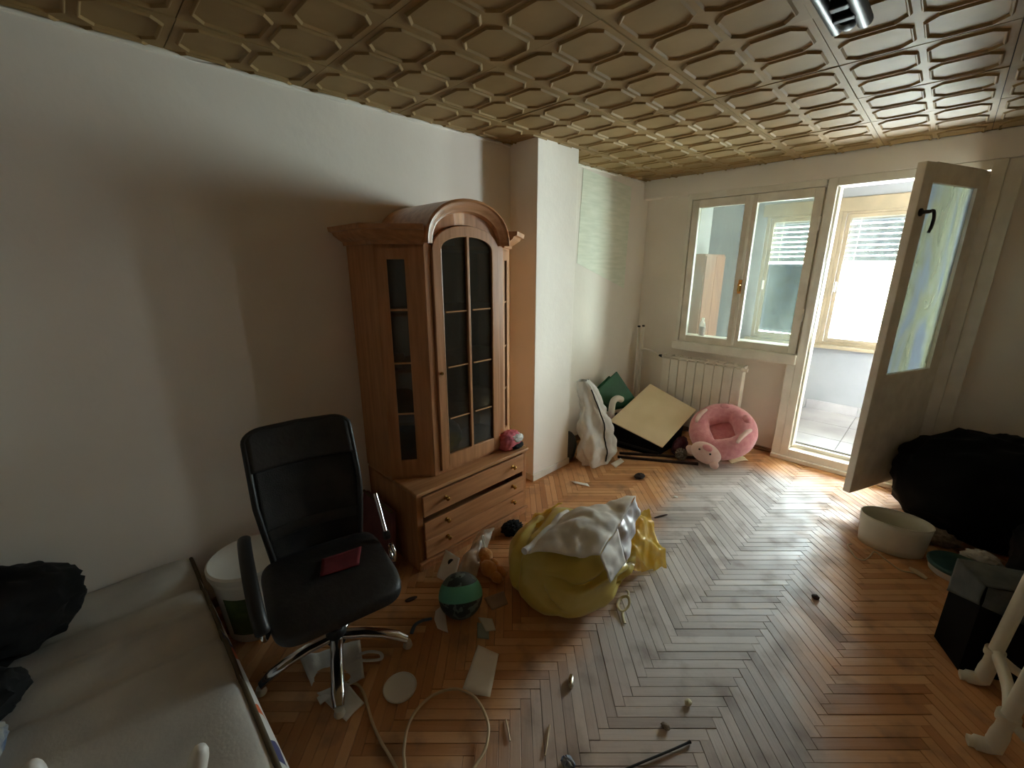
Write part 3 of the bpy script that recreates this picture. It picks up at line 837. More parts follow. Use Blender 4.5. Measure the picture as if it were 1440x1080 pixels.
# a tree outside, and the street side beyond
tr = thing('tree', 'pale tree with thin branches outside the balcony window', 'tree', (1.6, 11.0, -4.0))
tm = MB()
random.seed(11)
trunk = spline([(1.6, 11, -4), (1.7, 11, -1), (1.5, 11.1, 1.2), (1.6, 11, 3.2)], 6)
tm.tube(trunk, [0.16 - 0.006 * i for i in range(len(trunk))], 8)
tips = []
for i in range(26):
    z0 = random.uniform(-1.6, 2.6)
    a = random.uniform(0, 2 * pi); l = random.uniform(1.2, 3.0)
    p0 = Vector((1.6, 11, z0)); p1 = p0 + Vector((cos(a) * l, sin(a) * l * 0.5, random.uniform(0.1, 1.2)))
    pm = p0.lerp(p1, 0.5) + Vector((0, 0, 0.15))
    tm.tube([p0, pm, p1], [0.035, 0.022, 0.006], 6); tips += [pm, p1, pm.lerp(p1, 0.5)]
tm.build('trunk', BARK, tr, smooth=60)
lm = MB()
for t in tips:
    for _ in range(16):
        c = t + Vector((random.gauss(0, 0.3), random.gauss(0, 0.2), random.gauss(0, 0.25)))
        d1 = Vector((random.uniform(-1, 1), random.uniform(-1, 1), random.uniform(-1, 1))).normalized() * 0.05
        d2 = d1.cross(Vector((random.uniform(-1, 1), random.uniform(-1, 1), random.uniform(-1, 1)))).normalized() * 0.03
        lm.add([c - d1, c + d2, c + d1, c - d2], [(0, 1, 2, 3)])
lo = lm.build('leaves', LEAF, tr); lo['kind'] = 'stuff'
random.seed(5)

# ------------------------------------------------------------------ radiator and pipes
rad = thing('radiator', 'white panelled radiator under the window', 'radiator', (0.78, 4.05, 0.2))
RX0, RX1 = 0.40, 1.15
n = 9
for i in range(n):
    a = RX0 + (RX1 - RX0) * i / n; b = RX0 + (RX1 - RX0) * (i + 1) / n
    MB().box(a + 0.0025, b - 0.0025, 4.005, 4.095, 0.22, 0.755).build('section', PAINT, rad, bevel=0.004)
rt = MB().tube([(RX0 - 0.02, 4.06, 0.26), (RX1 + 0.02, 4.06, 0.26)], 0.018, 10)
rt.build('header_pipe', PAINT, rad, smooth=50)
MB().tube([(RX0 - 0.02, 4.06, 0.745), (RX1 + 0.02, 4.06, 0.745)], 0.018, 10).build('header_pipe', PAINT, rad, smooth=50)
tg = MB().box(RX0, RX1, 4.003, 4.012, 0.772, 0.785).box(RX0, RX1, 4.085, 4.095, 0.772, 0.785)
for i in range(n + 1):
    a = RX0 + (RX1 - RX0) * i / n
    tg.box(a - 0.008, a + 0.008, 4.003, 4.095, 0.758, 0.785)
tg.build('top_grille', PAINT, rad, bevel=0.002)
MB().lathe([(0, 0), (0.02, 0), (0.02, 0.03), (0.012, 0.035), (0, 0.035)], (RX1 - 0.005, 4.0, 0.76), 12, axis=(0.3, -1, 0)).build('end_cap', PAINTD, rad, smooth=40)
MB().lathe([(0, 0), (0.014, 0), (0.016, 0.02), (0.010, 0.05), (0, 0.05)], (RX0 - 0.01, 4.05, 0.76), 12, axis=(-1, 0, 0.1)).build('valve', STEELD, rad, smooth=40)
MB().tube(spline([(RX0 - 0.055, 4.05, 0.765), (0.28, 4.06, 0.79), (0.20, 4.07, 0.80), (0.125, 4.075, 0.80)], 6), 0.010, 8).build('feed_pipe', PAINT, rad, smooth=50)
for k, (px_, top, lb) in enumerate(((0.075, 1.02, 'left white heating riser pipe with dark capped end, in the corner'), (0.125, 1.03, 'right white heating riser pipe with dark capped end, beside the radiator feed'))):
    hp_ = thing('heating_pipe', lb, 'pipe', (px_, 4.08, 0), 'heating pipes in the corner')
    MB().tube([(px_, 4.085, 0.0), (px_, 4.085, top)], 0.0135, 10).build('riser', PAINT, hp_, smooth=50)
    MB().tube([(px_, 4.085, top), (px_, 4.085, top + 0.016)], 0.0145, 10).build('end_cap', BLACKP, hp_, smooth=50)

# ------------------------------------------------------------------ china cabinet
CB = thing('china_cabinet', 'tall honey oak display cabinet with arched glass door and three drawers', 'cabinet', (0.26, 1.47, 0))
Y0, Y1 = 1.05, 1.895
XS, XF = 0.300, 0.435         # side depth, front plane of the upper part
BT = 0.49                    # top of the chest
base = MB().box(0.004, 0.515, Y0, Y0 + 0.018, 0.0, 0.468).box(0.004, 0.515, Y1 - 0.018, Y1, 0.0, 0.468).box(0.004, 0.02, Y0, Y1, 0.02, 0.468)
base.box(0.02, 0.515, Y0, Y1, 0.455, 0.468).box(0.02, 0.515, Y0 + 0.018, Y1 - 0.018, 0.0, 0.06).box(0.50, 0.515, Y0 + 0.018, Y0 + 0.038, 0.05, 0.468).box(0.50, 0.515, Y1 - 0.034, Y1 - 0.018, 0.05, 0.468)
base.box(0.02, 0.03, Y0, Y1, 0.02, 0.46)
base.build('chest_body', OAK, CB, bevel=0.003)
MB().prism([(0.004, Y0 - 0.002, 0.468), (0.34, Y0 - 0.002, 0.468), (0.537, Y0 - 0.010, 0.468), (0.537, Y1 + 0.006, 0.468), (0.004, Y1 + 0.002, 0.468)], (0, 0, BT - 0.468)).build('top_board', OAKT, CB, bevel=0.006)
MB().box(0.515, 0.535, Y0 - 0.006, Y1 + 0.004, 0.045, 0.062).build('plinth_lip', OAKH, CB, bevel=0.004)
for z0, z1, kz in ((0.334, 0.454, 0.400), (0.190, 0.298, 0.262), (0.072, 0.186, 0.152)):
    d = MB().box(0.518, 0.532, Y0 + 0.034, Y1 - 0.036, z0, z1).box(0.08, 0.519, Y0 + 0.05, Y1 - 0.05, z0 + 0.004, z0 + 0.012).build('drawer', OAKH, CB, bevel=0.006)
    for ky in (1.228, 1.752):
        MB().lathe([(0, 0), (0.013, 0), (0.013, 0.003), (0.005, 0.006), (0.005, 0.014), (0.011, 0.019), (0.013, 0.025), (0.009, 0.031), (0, 0.033)], (0.532, ky, kz), 16, axis=(1, 0, 0)).build('knob', BRASS, d, smooth=50)
# upper part: side walls, back, bottom, top and shelves
UZ0, UZ1 = BT, 1.735
Y0, Y1 = 1.042, 1.955
YM = (Y0 + Y1) / 2
YL, YR = 1.228, 2 * YM - 1.228     # where the canted fronts meet the middle bay
plan = [(0.006, Y0), (XS, Y0), (XF, YL), (XF, YR), (XS, Y1), (0.006, Y1)]
pz = lambda z, ins=0.0: [(x - (ins if x > 0.1 else -0.004), y + (ins if y < YM else -ins), z) for x, y in plan]
carc = MB().box(0.006, XS, Y0, Y0 + 0.018, UZ0, UZ1).box(0.006, XS, Y1 - 0.018, Y1, UZ0, UZ1)
carc.prism(pz(UZ0), (0, 0, 0.02)).prism(pz(UZ1 - 0.02), (0, 0, 0.02))
carc.build('hutch_body', OAK, CB, bevel=0.002)
MB().box(0.005, 0.013, Y0 + 0.018, Y1 - 0.018, UZ0 + 0.02, UZ1 - 0.02).build('back_panel', OAKIN, CB)
for z in (0.807, 1.102, 1.40):
    MB().prism(pz(z - 0.016, 0.03), (0, 0, 0.016)).build('shelf', OAKT, CB, bevel=0.002)
# canted glazed sides
def canted(a, b, flip):
    a, b = Vector((*a, 0)), Vector((*b, 0))
    t = (b - a); Lc = t.length; t.normalize()
    nrm = Vector((t.y, -t.x, 0))
    if nrm.dot(Vector((1, 0, 0))) < 0: nrm = -nrm
    th = 0.02
    def pc(mb, u0, u1, z0, z1, d0=0.0, d1=th):
        P_ = [a + t * u0 - nrm * d0, a + t * u1 - nrm * d0, a + t * u1 - nrm * d1, a + t * u0 - nrm * d1]
        mb.hexa([p + Vector((0, 0, z0)) for p in P_] + [p + Vector((0, 0, z1)) for p in P_])
    fz0, fz1 = UZ0 + 0.11, UZ1 - 0.07
    s0, s1 = 0.055, 0.090
    if flip: s0, s1 = s1, s0
    m_ = MB()
    pc(m_, 0, s0, UZ0 + 0.001, UZ1); pc(m_, Lc - s1, Lc, UZ0 + 0.001, UZ1); pc(m_, s0, Lc - s1, UZ0 + 0.001, fz0); pc(m_, s0, Lc - s1, fz1, UZ1)
    fo = m_.build('canted_front', OAK, CB, bevel=0.003)
    g = MB(); pc(g, s0 - 0.004, Lc - s1 + 0.004, fz0 - 0.004, fz1 + 0.004, 0.011, 0.014)
    g.build('glass_pane', GLASSC, fo)
    for zb_ in (0.869, 1.147, 1.421):
        m2 = MB(); pc(m2, s0, Lc - s1, zb_ - 0.005, zb_ + 0.005, 0.004, 0.010)
        m2.build('glazing_bar', OAKT, fo, bevel=0.002)
canted((XS, Y0), (XF, YL), False)
canted((XS, Y1), (XF, YR), True)
# middle bay: stiles, arched head, arched door
sp, pk = 1.700, 1.835           # springing and crown of the door
dy0, dy1 = YL + 0.045, YR - 0.045
def arch(y0, y1, zs, zp, n=20):
    c, a, b = (y0 + y1) / 2, (y1 - y0) / 2, zp - zs
    return [(c - a * cos(pi * i / n), zs + b * sin(pi * i / n) ** 0.85) for i in range(n + 1)]
st = MB().box(XF - 0.022, XF + 0.004, YL, dy0 - 0.004, UZ0, 1.80).box(XF - 0.022, XF + 0.004, dy1 + 0.004, YR, UZ0, 1.80)
st.build('stile', OAK, CB, bevel=0.005)
# tympanum behind the arch moulding
outer = arch(YL - 0.0, YR + 0.0, 1.735, 1.925)
inner = arch(dy0 - 0.003, dy1 + 0.003, sp, pk + 0.004)
tp = MB()
nn = len(outer)
for i in range(nn - 1):
    a0, a1, b0, b1 = inner[i], inner[i + 1], outer[i], outer[i + 1]
    tp.hexa([(XF - 0.02, *a0), (XF - 0.02, *a1), (XF - 0.02, *b1), (XF - 0.02, *b0), (XF - 0.002, *a0), (XF - 0.002, *a1), (XF - 0.002, *b1), (XF - 0.002, *b0)])
tp.build('arch_panel', OAK, CB, smooth=40)
dr_in = arch(dy0 + 0.052, dy1 - 0.052, sp + 0.01, pk - 0.052)
dr_out = arch(dy0, dy1, sp, pk)
dm = MB()
dx0, dx1 = XF - 0.008, XF + 0.016
for i in range(nn - 1):
    a0, a1, b0, b1 = dr_in[i], dr_in[i + 1], dr_out[i], dr_out[i + 1]
    dm.hexa([(dx0, *a0), (dx0, *a1), (dx0, *b1), (dx0, *b0), (dx1, *a0), (dx1, *a1), (dx1, *b1), (dx1, *b0)])
dz0 = UZ0 + 0.022
dm.hexa([(dx0, dy0, dz0), (dx0, dy0 + 0.052, dz0), (dx0, dy0 + 0.052, sp + 0.01), (dx0, dy0, sp), (dx1, dy0, dz0), (dx1, dy0 + 0.052, dz0), (dx1, dy0 + 0.052, sp + 0.01), (dx1, dy0, sp)])
dm.hexa([(dx0, dy1 - 0.052, dz0), (dx0, dy1, dz0), (dx0, dy1, sp), (dx0, dy1 - 0.052, sp + 0.01), (dx1, dy1 - 0.052, dz0), (dx1, dy1, dz0), (dx1, dy1, sp), (dx1, dy1 - 0.052, sp + 0.01)])
dm.box(dx0, dx1, dy0 + 0.052, dy1 - 0.052, dz0, dz0 + 0.085)
dor = dm.build('door', OAK, CB, smooth=35, bevel=0.003)
MB().box(dx0, dx1 + 0.002, YM - 0.009, YM + 0.009, dz0 + 0.085, pk - 0.05).build('mullion', OAK, dor, bevel=0.003)
gp = MB().prism([(XF + 0.001, dy0 + 0.048, dz0 + 0.08)] + [(XF + 0.001, y, z) for y, z in [(y + (0.004 if y > YM else -0.004), z + 0.003) for y, z in dr_in]] + [(XF + 0.001, dy1 - 0.048, dz0 + 0.08)], (0.003, 0, 0))
gp.build('glass_pane', GLASSC, dor)
for y in (dy0 + 0.052, dy1 - 0.052):
    pass
tr_in = [(y, z) for y, z in dr_in]
MB().tube([(dx1 - 0.002, dy0 + 0.053, dz0 + 0.086)] + [(dx1 - 0.002, y, z) for y, z in tr_in] + [(dx1 - 0.002, dy1 - 0.053, dz0 + 0.086)], 0.0035, 6).build('glazing_bead', OAKT, dor, smooth=60)
for z in (0.807, 1.102, 1.40):
    for ya, yb in ((dy0 + 0.075, YM - 0.014), (YM + 0.03, dy1 - 0.066)):
        MB().tube([(XF + 0.009, ya, z), (XF + 0.009, yb, z)], 0.0045, 8).build('glazing_bar', OAKT, dor, smooth=50)
MB().lathe([(0, 0), (0.008, 0), (0.008, 0.02), (0, 0.02)], (dx1 - 0.01, dy0 + 0.022, 1.08), 10, axis=(1, 0, 0)).build('keyhole_plate', BRASS, dor, smooth=50)
# cornice over the sides, mitred; arch moulding and vault over the middle
prof = [(0.0, 1.735), (0.014, 1.735), (0.018, 1.752), (0.034, 1.762), (0.062, 1.782), (0.070, 1.796), (0.086, 1.800), (0.090, 1.822), (0.0, 1.822)]
def cornice(pl, side):
    vs_, fs_ = [], []
    P_ = [Vector((x, y)) for x, y in pl]
    def off(i, d):
        def nrm(a, b):
            t = (b - a).normalized(); n_ = Vector((t.y, -t.x))
            return n_ if (n_.dot(Vector((0.5, side))) > 0) else -n_
        if i == 0: return P_[0] + nrm(P_[0], P_[1]) * d
        if i == len(P_) - 1: return P_[i] + nrm(P_[i - 1], P_[i]) * d
        n1, n2 = nrm(P_[i - 1], P_[i]), nrm(P_[i], P_[i + 1])
        b = (n1 + n2); b = b / b.length
        return P_[i] + b * (d / max(0.3, b.dot(n1)))
    m_ = len(prof)
    for i in range(len(P_)):
        for d, z in prof:
            q = off(i, d); vs_.append((q.x, q.y, z))
    for i in range(len(P_) - 1):
        for j in range(m_):
            fs_.append((i * m_ + j, i * m_ + (j + 1) % m_, (i + 1) * m_ + (j + 1) % m_, (i + 1) * m_ + j))
    fs_.append(tuple(range(m_))); fs_.append(tuple((len(P_) - 1) * m_ + j for j in range(m_)))
    return MB().add(vs_, fs_)
cl = cornice([(0.006, Y0), (XS, Y0), (XF + 0.004, YL + 0.01)], -1)
cl.prism([(0.006, Y0, 1.80), (XS, Y0, 1.80), (XF, YL, 1.80), (0.006, YL, 1.80)], (0, 0, 0.02))
cl.build('cornice', OAKH, CB, smooth=35)
cr_ = cornice([(0.006, Y1), (XS, Y1), (XF + 0.004, YR - 0.01)], 1)
cr_.prism([(0.006, Y1, 1.80), (XS, Y1, 1.80), (XF, YR, 1.80), (0.006, YR, 1.80)], (0, 0, 0.02))
cr_.build('cornice', OAKH, CB, smooth=35)
vl = MB()
ys0, ys1, zs_, zp_ = YL - 0.012, YR + 0.012, 1.742, 1.962
steps = [(0.0, 0.0, 0.006), (0.012, 0.02, 0.055), (0.030, 0.032, 0.082), (0.040, 0.04, 0.094), (0.052, 0.05, 0.0)]
def ring(inset, x):
    return [(x, y, z) for y, z in arch(ys0 + inset, ys1 - inset, zs_ - 0.0, zp_ - inset)]
# stepped arch moulding (front): successive rings from outside in, each set further back
pr = [(0.0, 0.010), (0.0, XF + 0.048), (0.010, XF + 0.053), (0.016, XF + 0.044), (0.034, XF + 0.038), (0.044, XF + 0.028), (0.056, XF + 0.024), (0.064, XF + 0.004), (0.030, XF - 0.02), (0.030, 0.010)]
rr = [ring(i_, x_) for i_, x_ in pr]
vv_, ff_ = [], []
for r_ in rr: vv_ += r_
for i in range(len(rr)):
    i2 = (i + 1) % len(rr)
    for k in range(nn - 1): ff_.append((i * nn + k, i * nn + k + 1, i2 * nn + k + 1, i2 * nn + k))
ff_.append(tuple(i * nn for i in range(len(rr)))); ff_.append(tuple(i * nn + nn - 1 for i in range(len(rr))))
vl.add(vv_, ff_)
vl.build('arched_pediment', OAKH, CB, smooth=35)

# things inside and on the cabinet
ht = thing('heart_ornament', 'pale pink heart ornament on a shelf behind the cabinet side glass', 'ornament', (0.24, 1.17, 1.102))
hv = [(0.035 * (16 * sin(t) ** 3) / 16, 0.035 * (13 * cos(t) - 5 * cos(2 * t) - 2 * cos(3 * t) - cos(4 * t)) / 16) for t in [2 * pi * i / 28 for i in range(28)]]
hd_ = Vector((-0.6, 0.8, 0))
MB().prism([Vector((0.26, 1.155, 1.158)) + Vector((0.8, 0.6, 0)) * a + Vector((0, 0, b)) for a, b in hv], hd_ * 0.015).build('heart', PINKL, ht, bevel=0.004)
MB().box(0.235, 0.275, 1.145, 1.175, 1.1025, 1.125).build('foot', PINKL, ht, bevel=0.003)
tag(MB().blob((0.20, 1.20, 0.885), (0.10, 0.08, 0.075), 0.12, 3, 4, zmin=0.808).build('dark_bundle', BLACKC, off=(0.20, 1.20, 0.808), smooth=60), 'dark cloth bundle on the lower shelf behind the cabinet side glass', 'bundle')
tag(MB().blob((0.22, 1.20, 0.63), (0.12, 0.09, 0.115), 0.12, 3, 9, zmin=0.512).build('blue_bundle', DARKGL, off=(0.22, 1.20, 0.512), smooth=60), 'blue-grey cloth bundle at the bottom of the cabinet behind the side glass', 'bundle')
tag(MB().blob((0.22, 1.44, 0.62), (0.12, 0.12, 0.10), 0.14, 3, 12, zmin=0.512).build('grey_bundle', GREYSACK, off=(0.22, 1.44, 0.512), smooth=60), 'pale grey cloth bundle at the bottom of the cabinet behind the arched door', 'bundle')
pb = thing('cloth_pouch', 'pink and white cloth pouch on the right end of the cabinet ledge', 'pouch', (0.46, 1.79, BT))
MB().blob((0.455, 1.80, BT + 0.055), (0.055, 0.085, 0.062), 0.16, 3, 2, zmin=BT + 0.001, power=0.8).build('pouch_body', PINKCL, pb, smooth=60)
MB().blob((0.475, 1.83, BT + 0.07), (0.045, 0.06, 0.03), 0.22, 4, 5).build('white_lining', GREYSACK, pb, smooth=60)
MB().blob((0.475, 1.83, BT + 0.022), (0.05, 0.06, 0.022), 0.16, 4, 7, zmin=BT + 0.001).build('dark_base', BLACKC, pb, smooth=60)

# ------------------------------------------------------------------ office chair
CH = thing('office_chair', 'black high-back office chair with mesh back and chrome star base', 'chair', (0.684, 0.516, 0), rotz=RAD(-10), local=True)
hub = MB().lathe([(0, 0.055), (0.035, 0.055), (0.042, 0.07), (0.042, 0.115), (0.032, 0.13), (0, 0.13)], n=24)
hub.build('hub', BLACKP, CH, smooth=40)
MB().lathe([(0, 0.12), (0.027, 0.12), (0.027, 0.25), (0.018, 0.25), (0.018, 0.36), (0, 0.36)], n=20).build('gas_column', BLACKP, CH, smooth=40)
for k in range(5):
    a = RAD(-12.8 + 72 * k)
    c_, s_ = cos(a), sin(a)
    pts = [(0.035, 0.092), (0.12, 0.094), (0.20, 0.082), (0.26, 0.062), (0.30, 0.040)]
    ws = [0.026, 0.025, 0.025, 0.026, 0.020]
    lg = MB().tube([(c_ * r, s_ * r, z) for r, z in pts], ws, 12, flat=0.6).build('leg', CHROME, CH, smooth=60)
    MB().lathe([(0, 0), (0.018, 0), (0.021, 0.006), (0.016, 0.03), (0, 0.034)], (c_ * 0.300, s_ * 0.300, 0.001), 14).build('glide', IVORY, lg, smooth=50)
MB().box(-0.10, 0.16, -0.10, 0.10, 0.345, 0.385).build('seat_plate', BLACKP, CH, bevel=0.008)
def seat_fn(u, v):
    th, ph = 2 * pi * u, pi * (v - 0.5)
    sg = lambda q, p: (1 if q >= 0 else -1) * abs(q) ** p
    x = 0.225 * sg(cos(th), 0.32) * sg(cos(ph), 0.30)
    y = 0.235 * sg(sin(th), 0.32) * sg(cos(ph), 0.30)
    z = 0.040 * sg(sin(ph), 0.6)
    if x > 0.10: z -= (x - 0.10) * 0.22
    z += 0.006 * (1 - (y / 0.235) ** 2) * (1 if ph > 0 else 0) + 0.003 * NZ.noise(Vector((x * 14, y * 14, 1)))
    return Vector((x + 0.055, y, z + 0.415))
MB().grid(seat_fn, 56, 22, True).build('seat', BLACKL, CH, smooth=60)
MB().blob((0.255, 0.05, 0.402), (0.022, 0.05, 0.018), 0.3, 4, 3, 18, 10).build('torn_foam', CARDG, CH, smooth=60)
def back(t, y):   # t 0..1 up the back
    x = -0.165 - 0.155 * t + 0.035 * sin(pi * t) * 1.0
    return Vector((x - 0.02 * 0 + 0.03 * (y / 0.21) ** 2, y, 0.40 + 0.575 * t))
def back_panel(name, t0, t1, hw0, hw1, m, th, r=0.0):
    def fn(u, v):
        t = t0 + (t1 - t0) * v
        hw = hw0 + (hw1 - hw0) * v
        y = -hw + 2 * hw * u
        if r and v > 0.82:
            k = (v - 0.82) / 0.18
            y *= 1 - r * (1 - max(0.0, 1 - k * k) ** 0.5)
        p = back(t, y)
        if m is MESHB: p.x -= 0.012 * sin(pi * u) * sin(pi * v)
        return p
    return MB().grid(fn, 22, 16).build(name, m, CH, smooth=70, solid=th)
back_panel('headrest_panel', 0.73, 0.995, 0.203, 0.203, BLACKL, 0.024, 0.30)
back_panel('mesh_panel', 0.30, 0.735, 0.192, 0.198, MESHB, 0.006)
back_panel('lumbar_panel', 0.24, 0.32, 0.188, 0.192, BLACKL, 0.016)
back_panel('mesh_panel', 0.0, 0.25, 0.168, 0.186, MESHB, 0.006)
fp = [back(t, -(0.172 + 0.034 * min(1, t * 2.0))) for t in [0.93 * i / 13 for i in range(14)]]
crn = [back(0.93 + 0.068 * sin(q), -(0.206 - 0.068 * (1 - cos(q)))) for q in [pi / 2 * i / 6 for i in range(1, 7)]]
lft = fp + crn
fr_pts = lft + [back(1.0, 0.0)] + [Vector((p.x, -p.y, p.z)) for p in lft[::-1]]
MB().tube(fr_pts, 0.0125, 10).build('back_frame', BLACKP, CH, smooth=60)
for sy in (-1, 1):
    MB().tube([(-0.05, sy * 0.10, 0.37), (-0.17, sy * 0.10, 0.385), (-0.185, sy * 0.10, 0.44)], 0.012, 8).build('back_bracket', BLACKP, CH, smooth=60)
# left armrest with pad, right armrest only the bare chrome rod
pad = spline([(-0.125, -0.262, 0.603), (-0.05, -0.264, 0.616), (0.08, -0.264, 0.612), (0.20, -0.262, 0.585), (0.28, -0.258, 0.545), (0.31, -0.252, 0.50)], 5)
MB().tube(pad, [0.017] + [0.023] * (len(pad) - 2) + [0.017], 12, flat=0.7).build('armrest', BLACKP, CH, smooth=60)
MB().tube(spline([(0.29, -0.255, 0.51), (0.26, -0.252, 0.44), (0.16, -0.235, 0.39), (0.05, -0.20, 0.372)], 6), 0.011, 10).build('arm_support', CHROME, CH, smooth=60)
MB().tube(spline([(-0.135, 0.258, 0.625), (-0.085, 0.260, 0.55), (-0.03, 0.260, 0.472)], 6), 0.0095, 10).build('arm_rod', CHROME, CH, smooth=60)
MB().lathe([(0, -0.012), (0.020, -0.012), (0.022, 0), (0.020, 0.012), (0, 0.012)], (-0.03, 0.262, 0.465), 16, axis=(0, 1, 0)).build('arm_joint', BLACKP, CH, smooth=40)
MB().tube([(0.035 + 0.030 * cos(q), 0.262, 0.415 + 0.036 * sin(q)) for q in [2 * pi * i / 20 for i in range(20)]], 0.008, 8, closed=True).build('arm_ring', CHROME, CH, smooth=60)
tag(MB().sheet([(0.665, 0.505, 0.466), (0.76, 0.46, 0.466), (0.80, 0.60, 0.468), (0.70, 0.66, 0.468)], 10, 12, 0.004, 12, 4).build('red_cloth', mat('wine_red_cloth', (92, 20, 28), (110, 28, 34), scale=14, rough=0.9), off=(0.74, 0.55, 0.462), smooth=60, solid=0.006), 'dark red folded cloth lying on the office chair seat', 'cloth')

# maroon board behind the chair
mb_ = thing('maroon_board', 'maroon padded board leaning between office chair and cabinet side', 'board', (0.20, 0.97, 0))
MB().hexa([(0.03, 0.93, 0.0), (0.40, 0.93, 0.0), (0.40, 0.965, 0.0), (0.03, 0.965, 0.0), (0.03, 0.985, 0.33), (0.36, 0.985, 0.33), (0.36, 1.02, 0.33), (0.03, 1.02, 0.33)]).build('panel', MAROON, mb_, bevel=0.008)
MB().tube([(0.03, 0.99, 0.335), (0.36, 0.99, 0.335)], 0.008, 8).build('edge_piping', PIPING, mb_, smooth=60)

# bucket
BK = thing('bucket', 'large white lidded plastic bucket with green label behind the chair', 'bucket', (0.255, 0.328, 0))
MB().lathe([(0, 0), (0.126, 0), (0.130, 0.006), (0.155, 0.30), (0.160, 0.305), (0.160, 0.322), (0.155, 0.328), (0, 0.328)], (0.255, 0.328, 0.001), 40).build('bucket_body', WHITEP, BK, smooth=40)
MB().lathe([(0, 0.329), (0.166, 0.329), (0.169, 0.334), (0.169, 0.356), (0.160, 0.364), (0.150, 0.361), (0.144, 0.357), (0, 0.357)], (0.255, 0.328, 0.0), 40).build('lid', WHITEP, BK, smooth=40)
lb_ = MB()
def lab(u, v):
    a = RAD(-62 + 52 * u); z = 0.05 + 0.20 * v; r = 0.130 + 0.0850 * (z - 0.006) + 0.002
    return Vector((0.255 + cos(a) * r, 0.328 + sin(a) * r, z))
lb_.grid(lab, 12, 4).build('label', GREENL, BK, smooth=60)

# ------------------------------------------------------------------ mattress and what lies on it
MT = thing('mattress', 'stained grey-white mattress with brown piping against the left wall', 'mattress', (0.75, -0.5, 0.14))
def mfn(u, v):
    x = 0.012 + 1.5 * u; y = 0.138 - 1.25 * v
    e = min(u, 1 - u) * 1.5; e2 = min(v, 1 - v) * 1.25
    z = 0.352 - 0.018 * math.exp(-e / 0.03) - 0.02 * math.exp(-e2 / 0.03)
    z += 0.006 * NZ.noise(Vector((x * 5, y * 5, 0)))
    for xv, dp in ((0.255, 0.030), (0.43, 0.014), (0.62, 0.024), (0.86, 0.012)):
        z -= dp * math.exp(-((x - xv - 0.25 * y * 0.3) / 0.035) ** 2)
    return Vector((x, y, z))
mt = MB().grid(mfn, 70, 50)
mt.grid(lambda u, v: Vector((0.012 + 1.5 * u, 0.138 + 0.012 * sin(pi * v), 0.16 + (mfn(u, 0).z - 0.16) * v)), 70, 6)
mt.grid(lambda u, v: Vector((1.512 + 0.01 * sin(pi * v), 0.138 - 1.25 * u, 0.16 + (mfn(1, u).z - 0.16) * v)), 50, 6)
mt.grid(lambda u, v: Vector((0.012, 0.138 - 1.25 * u, 0.16 + (mfn(0, u).z - 0.16) * v)), 50, 4)
mt.grid(lambda u, v: Vector((0.012 + 1.5 * u, 0.138 - 1.25, 0.16 + (mfn(u, 1).z - 0.16) * v)), 70, 4)
mt.grid(lambda u, v: Vector((0.012 + 1.5 * u, 0.138 - 1.25 * v, 0.16)), 4, 4)
mt.build('ticking', MATT, MT, smooth=60)
MB().tube([(0.03 + 1.47 * i / 40, 0.140, mfn((0.018 + 1.47 * i / 40) / 1.5, 0).z + 0.001) for i in range(41)], 0.008, 8).build('piping', PIPING, MT, smooth=60)
MB().tube([(0.03 + 1.47 * i / 40, 0.150, 0.163) for i in range(41)], 0.008, 8).build('piping', PIPING, MT, smooth=60)
MB().grid(lambda u, v: Vector((0.02 + 1.49 * u, 0.1405 + (0.010 + 0.028 * u) * max(0.0, sin(pi * (0.06 + 0.94 * v))) ** 0.8, 0.165 + 0.165 * v)), 40, 6).build('printed_border', PRINT, MT, smooth=60)
bb = thing('bed_base', 'dark low bed base under the grey-white mattress', 'bed base', (0.75, -0.5, 0))
MB().box(0.02, 1.50, -1.10, 0.115, 0.02, 0.158).build('base_box', BLACKC, bb, bevel=0.01)
for x in (0.07, 1.45):
    for y in (-1.05, 0.07):
        MB().box(x - 0.03, x + 0.03, y - 0.03, y + 0.03, 0.0, 0.03).build('foot', BLACKP, bb)
tag(MB().blob((0.205, -0.43, 0.485), (0.17, 0.24, 0.16), 0.16, 2.6, 3, 60, 40, zmin=0.352).build('black_jacket', BLACKC, off=(0.215, -0.44, 0.36), smooth=60), 'rumpled black garment heap on the mattress against the wall', 'clothes')
tag(MB().blob((0.475, -0.45, 0.385), (0.12, 0.11, 0.055), 0.18, 3, 6, 50, 30, zmin=0.345).build('black_fur_collar', BLACKC, off=(0.475, -0.45, 0.36), smooth=60), 'small dark furry cloth on the mattress at the left edge', 'clothes')
tag(MB().blob((0.70, -0.50, 0.405), (0.12, 0.14, 0.06), 0.1, 2.5, 4, 50, 30, zmin=0.345).build('pillow', BLUECL, off=(0.70, -0.50, 0.36), smooth=60), 'blue and white patterned pillow at the lower left corner on the mattress', 'pillow')
ST = thing('plastic_stool', 'white plastic stool upturned on the mattress, rounded leg tips pointing up', 'stool', (1.31, -0.23, 0.36))
MB().lathe([(0, 0), (0.19, 0), (0.20, 0.01), (0.20, 0.025), (0.185, 0.035), (0, 0.035)], (1.31, -0.235, 0.36), 32).build('seat', WHITEP, ST, smooth=40)
for lx, ly in ((1.300, 0.004), (1.078, -0.262), (1.31, -0.47), (1.52, -0.235)):
    d_ = Vector((1.31 - lx, -0.235 - ly, 0)).normalized()
    pts = [Vector((lx, ly, 0.61)) + d_ * (0.0 + 0.07 * t) - Vector((0, 0, 0.222 * t)) for t in (0.0, 0.02, 0.06, 0.12, 0.5, 1.0)]
    MB().tube(pts, [0.006, 0.012, 0.017, 0.020, 0.022, 0.026], 14).build('leg', WHITEP, ST, smooth=60)

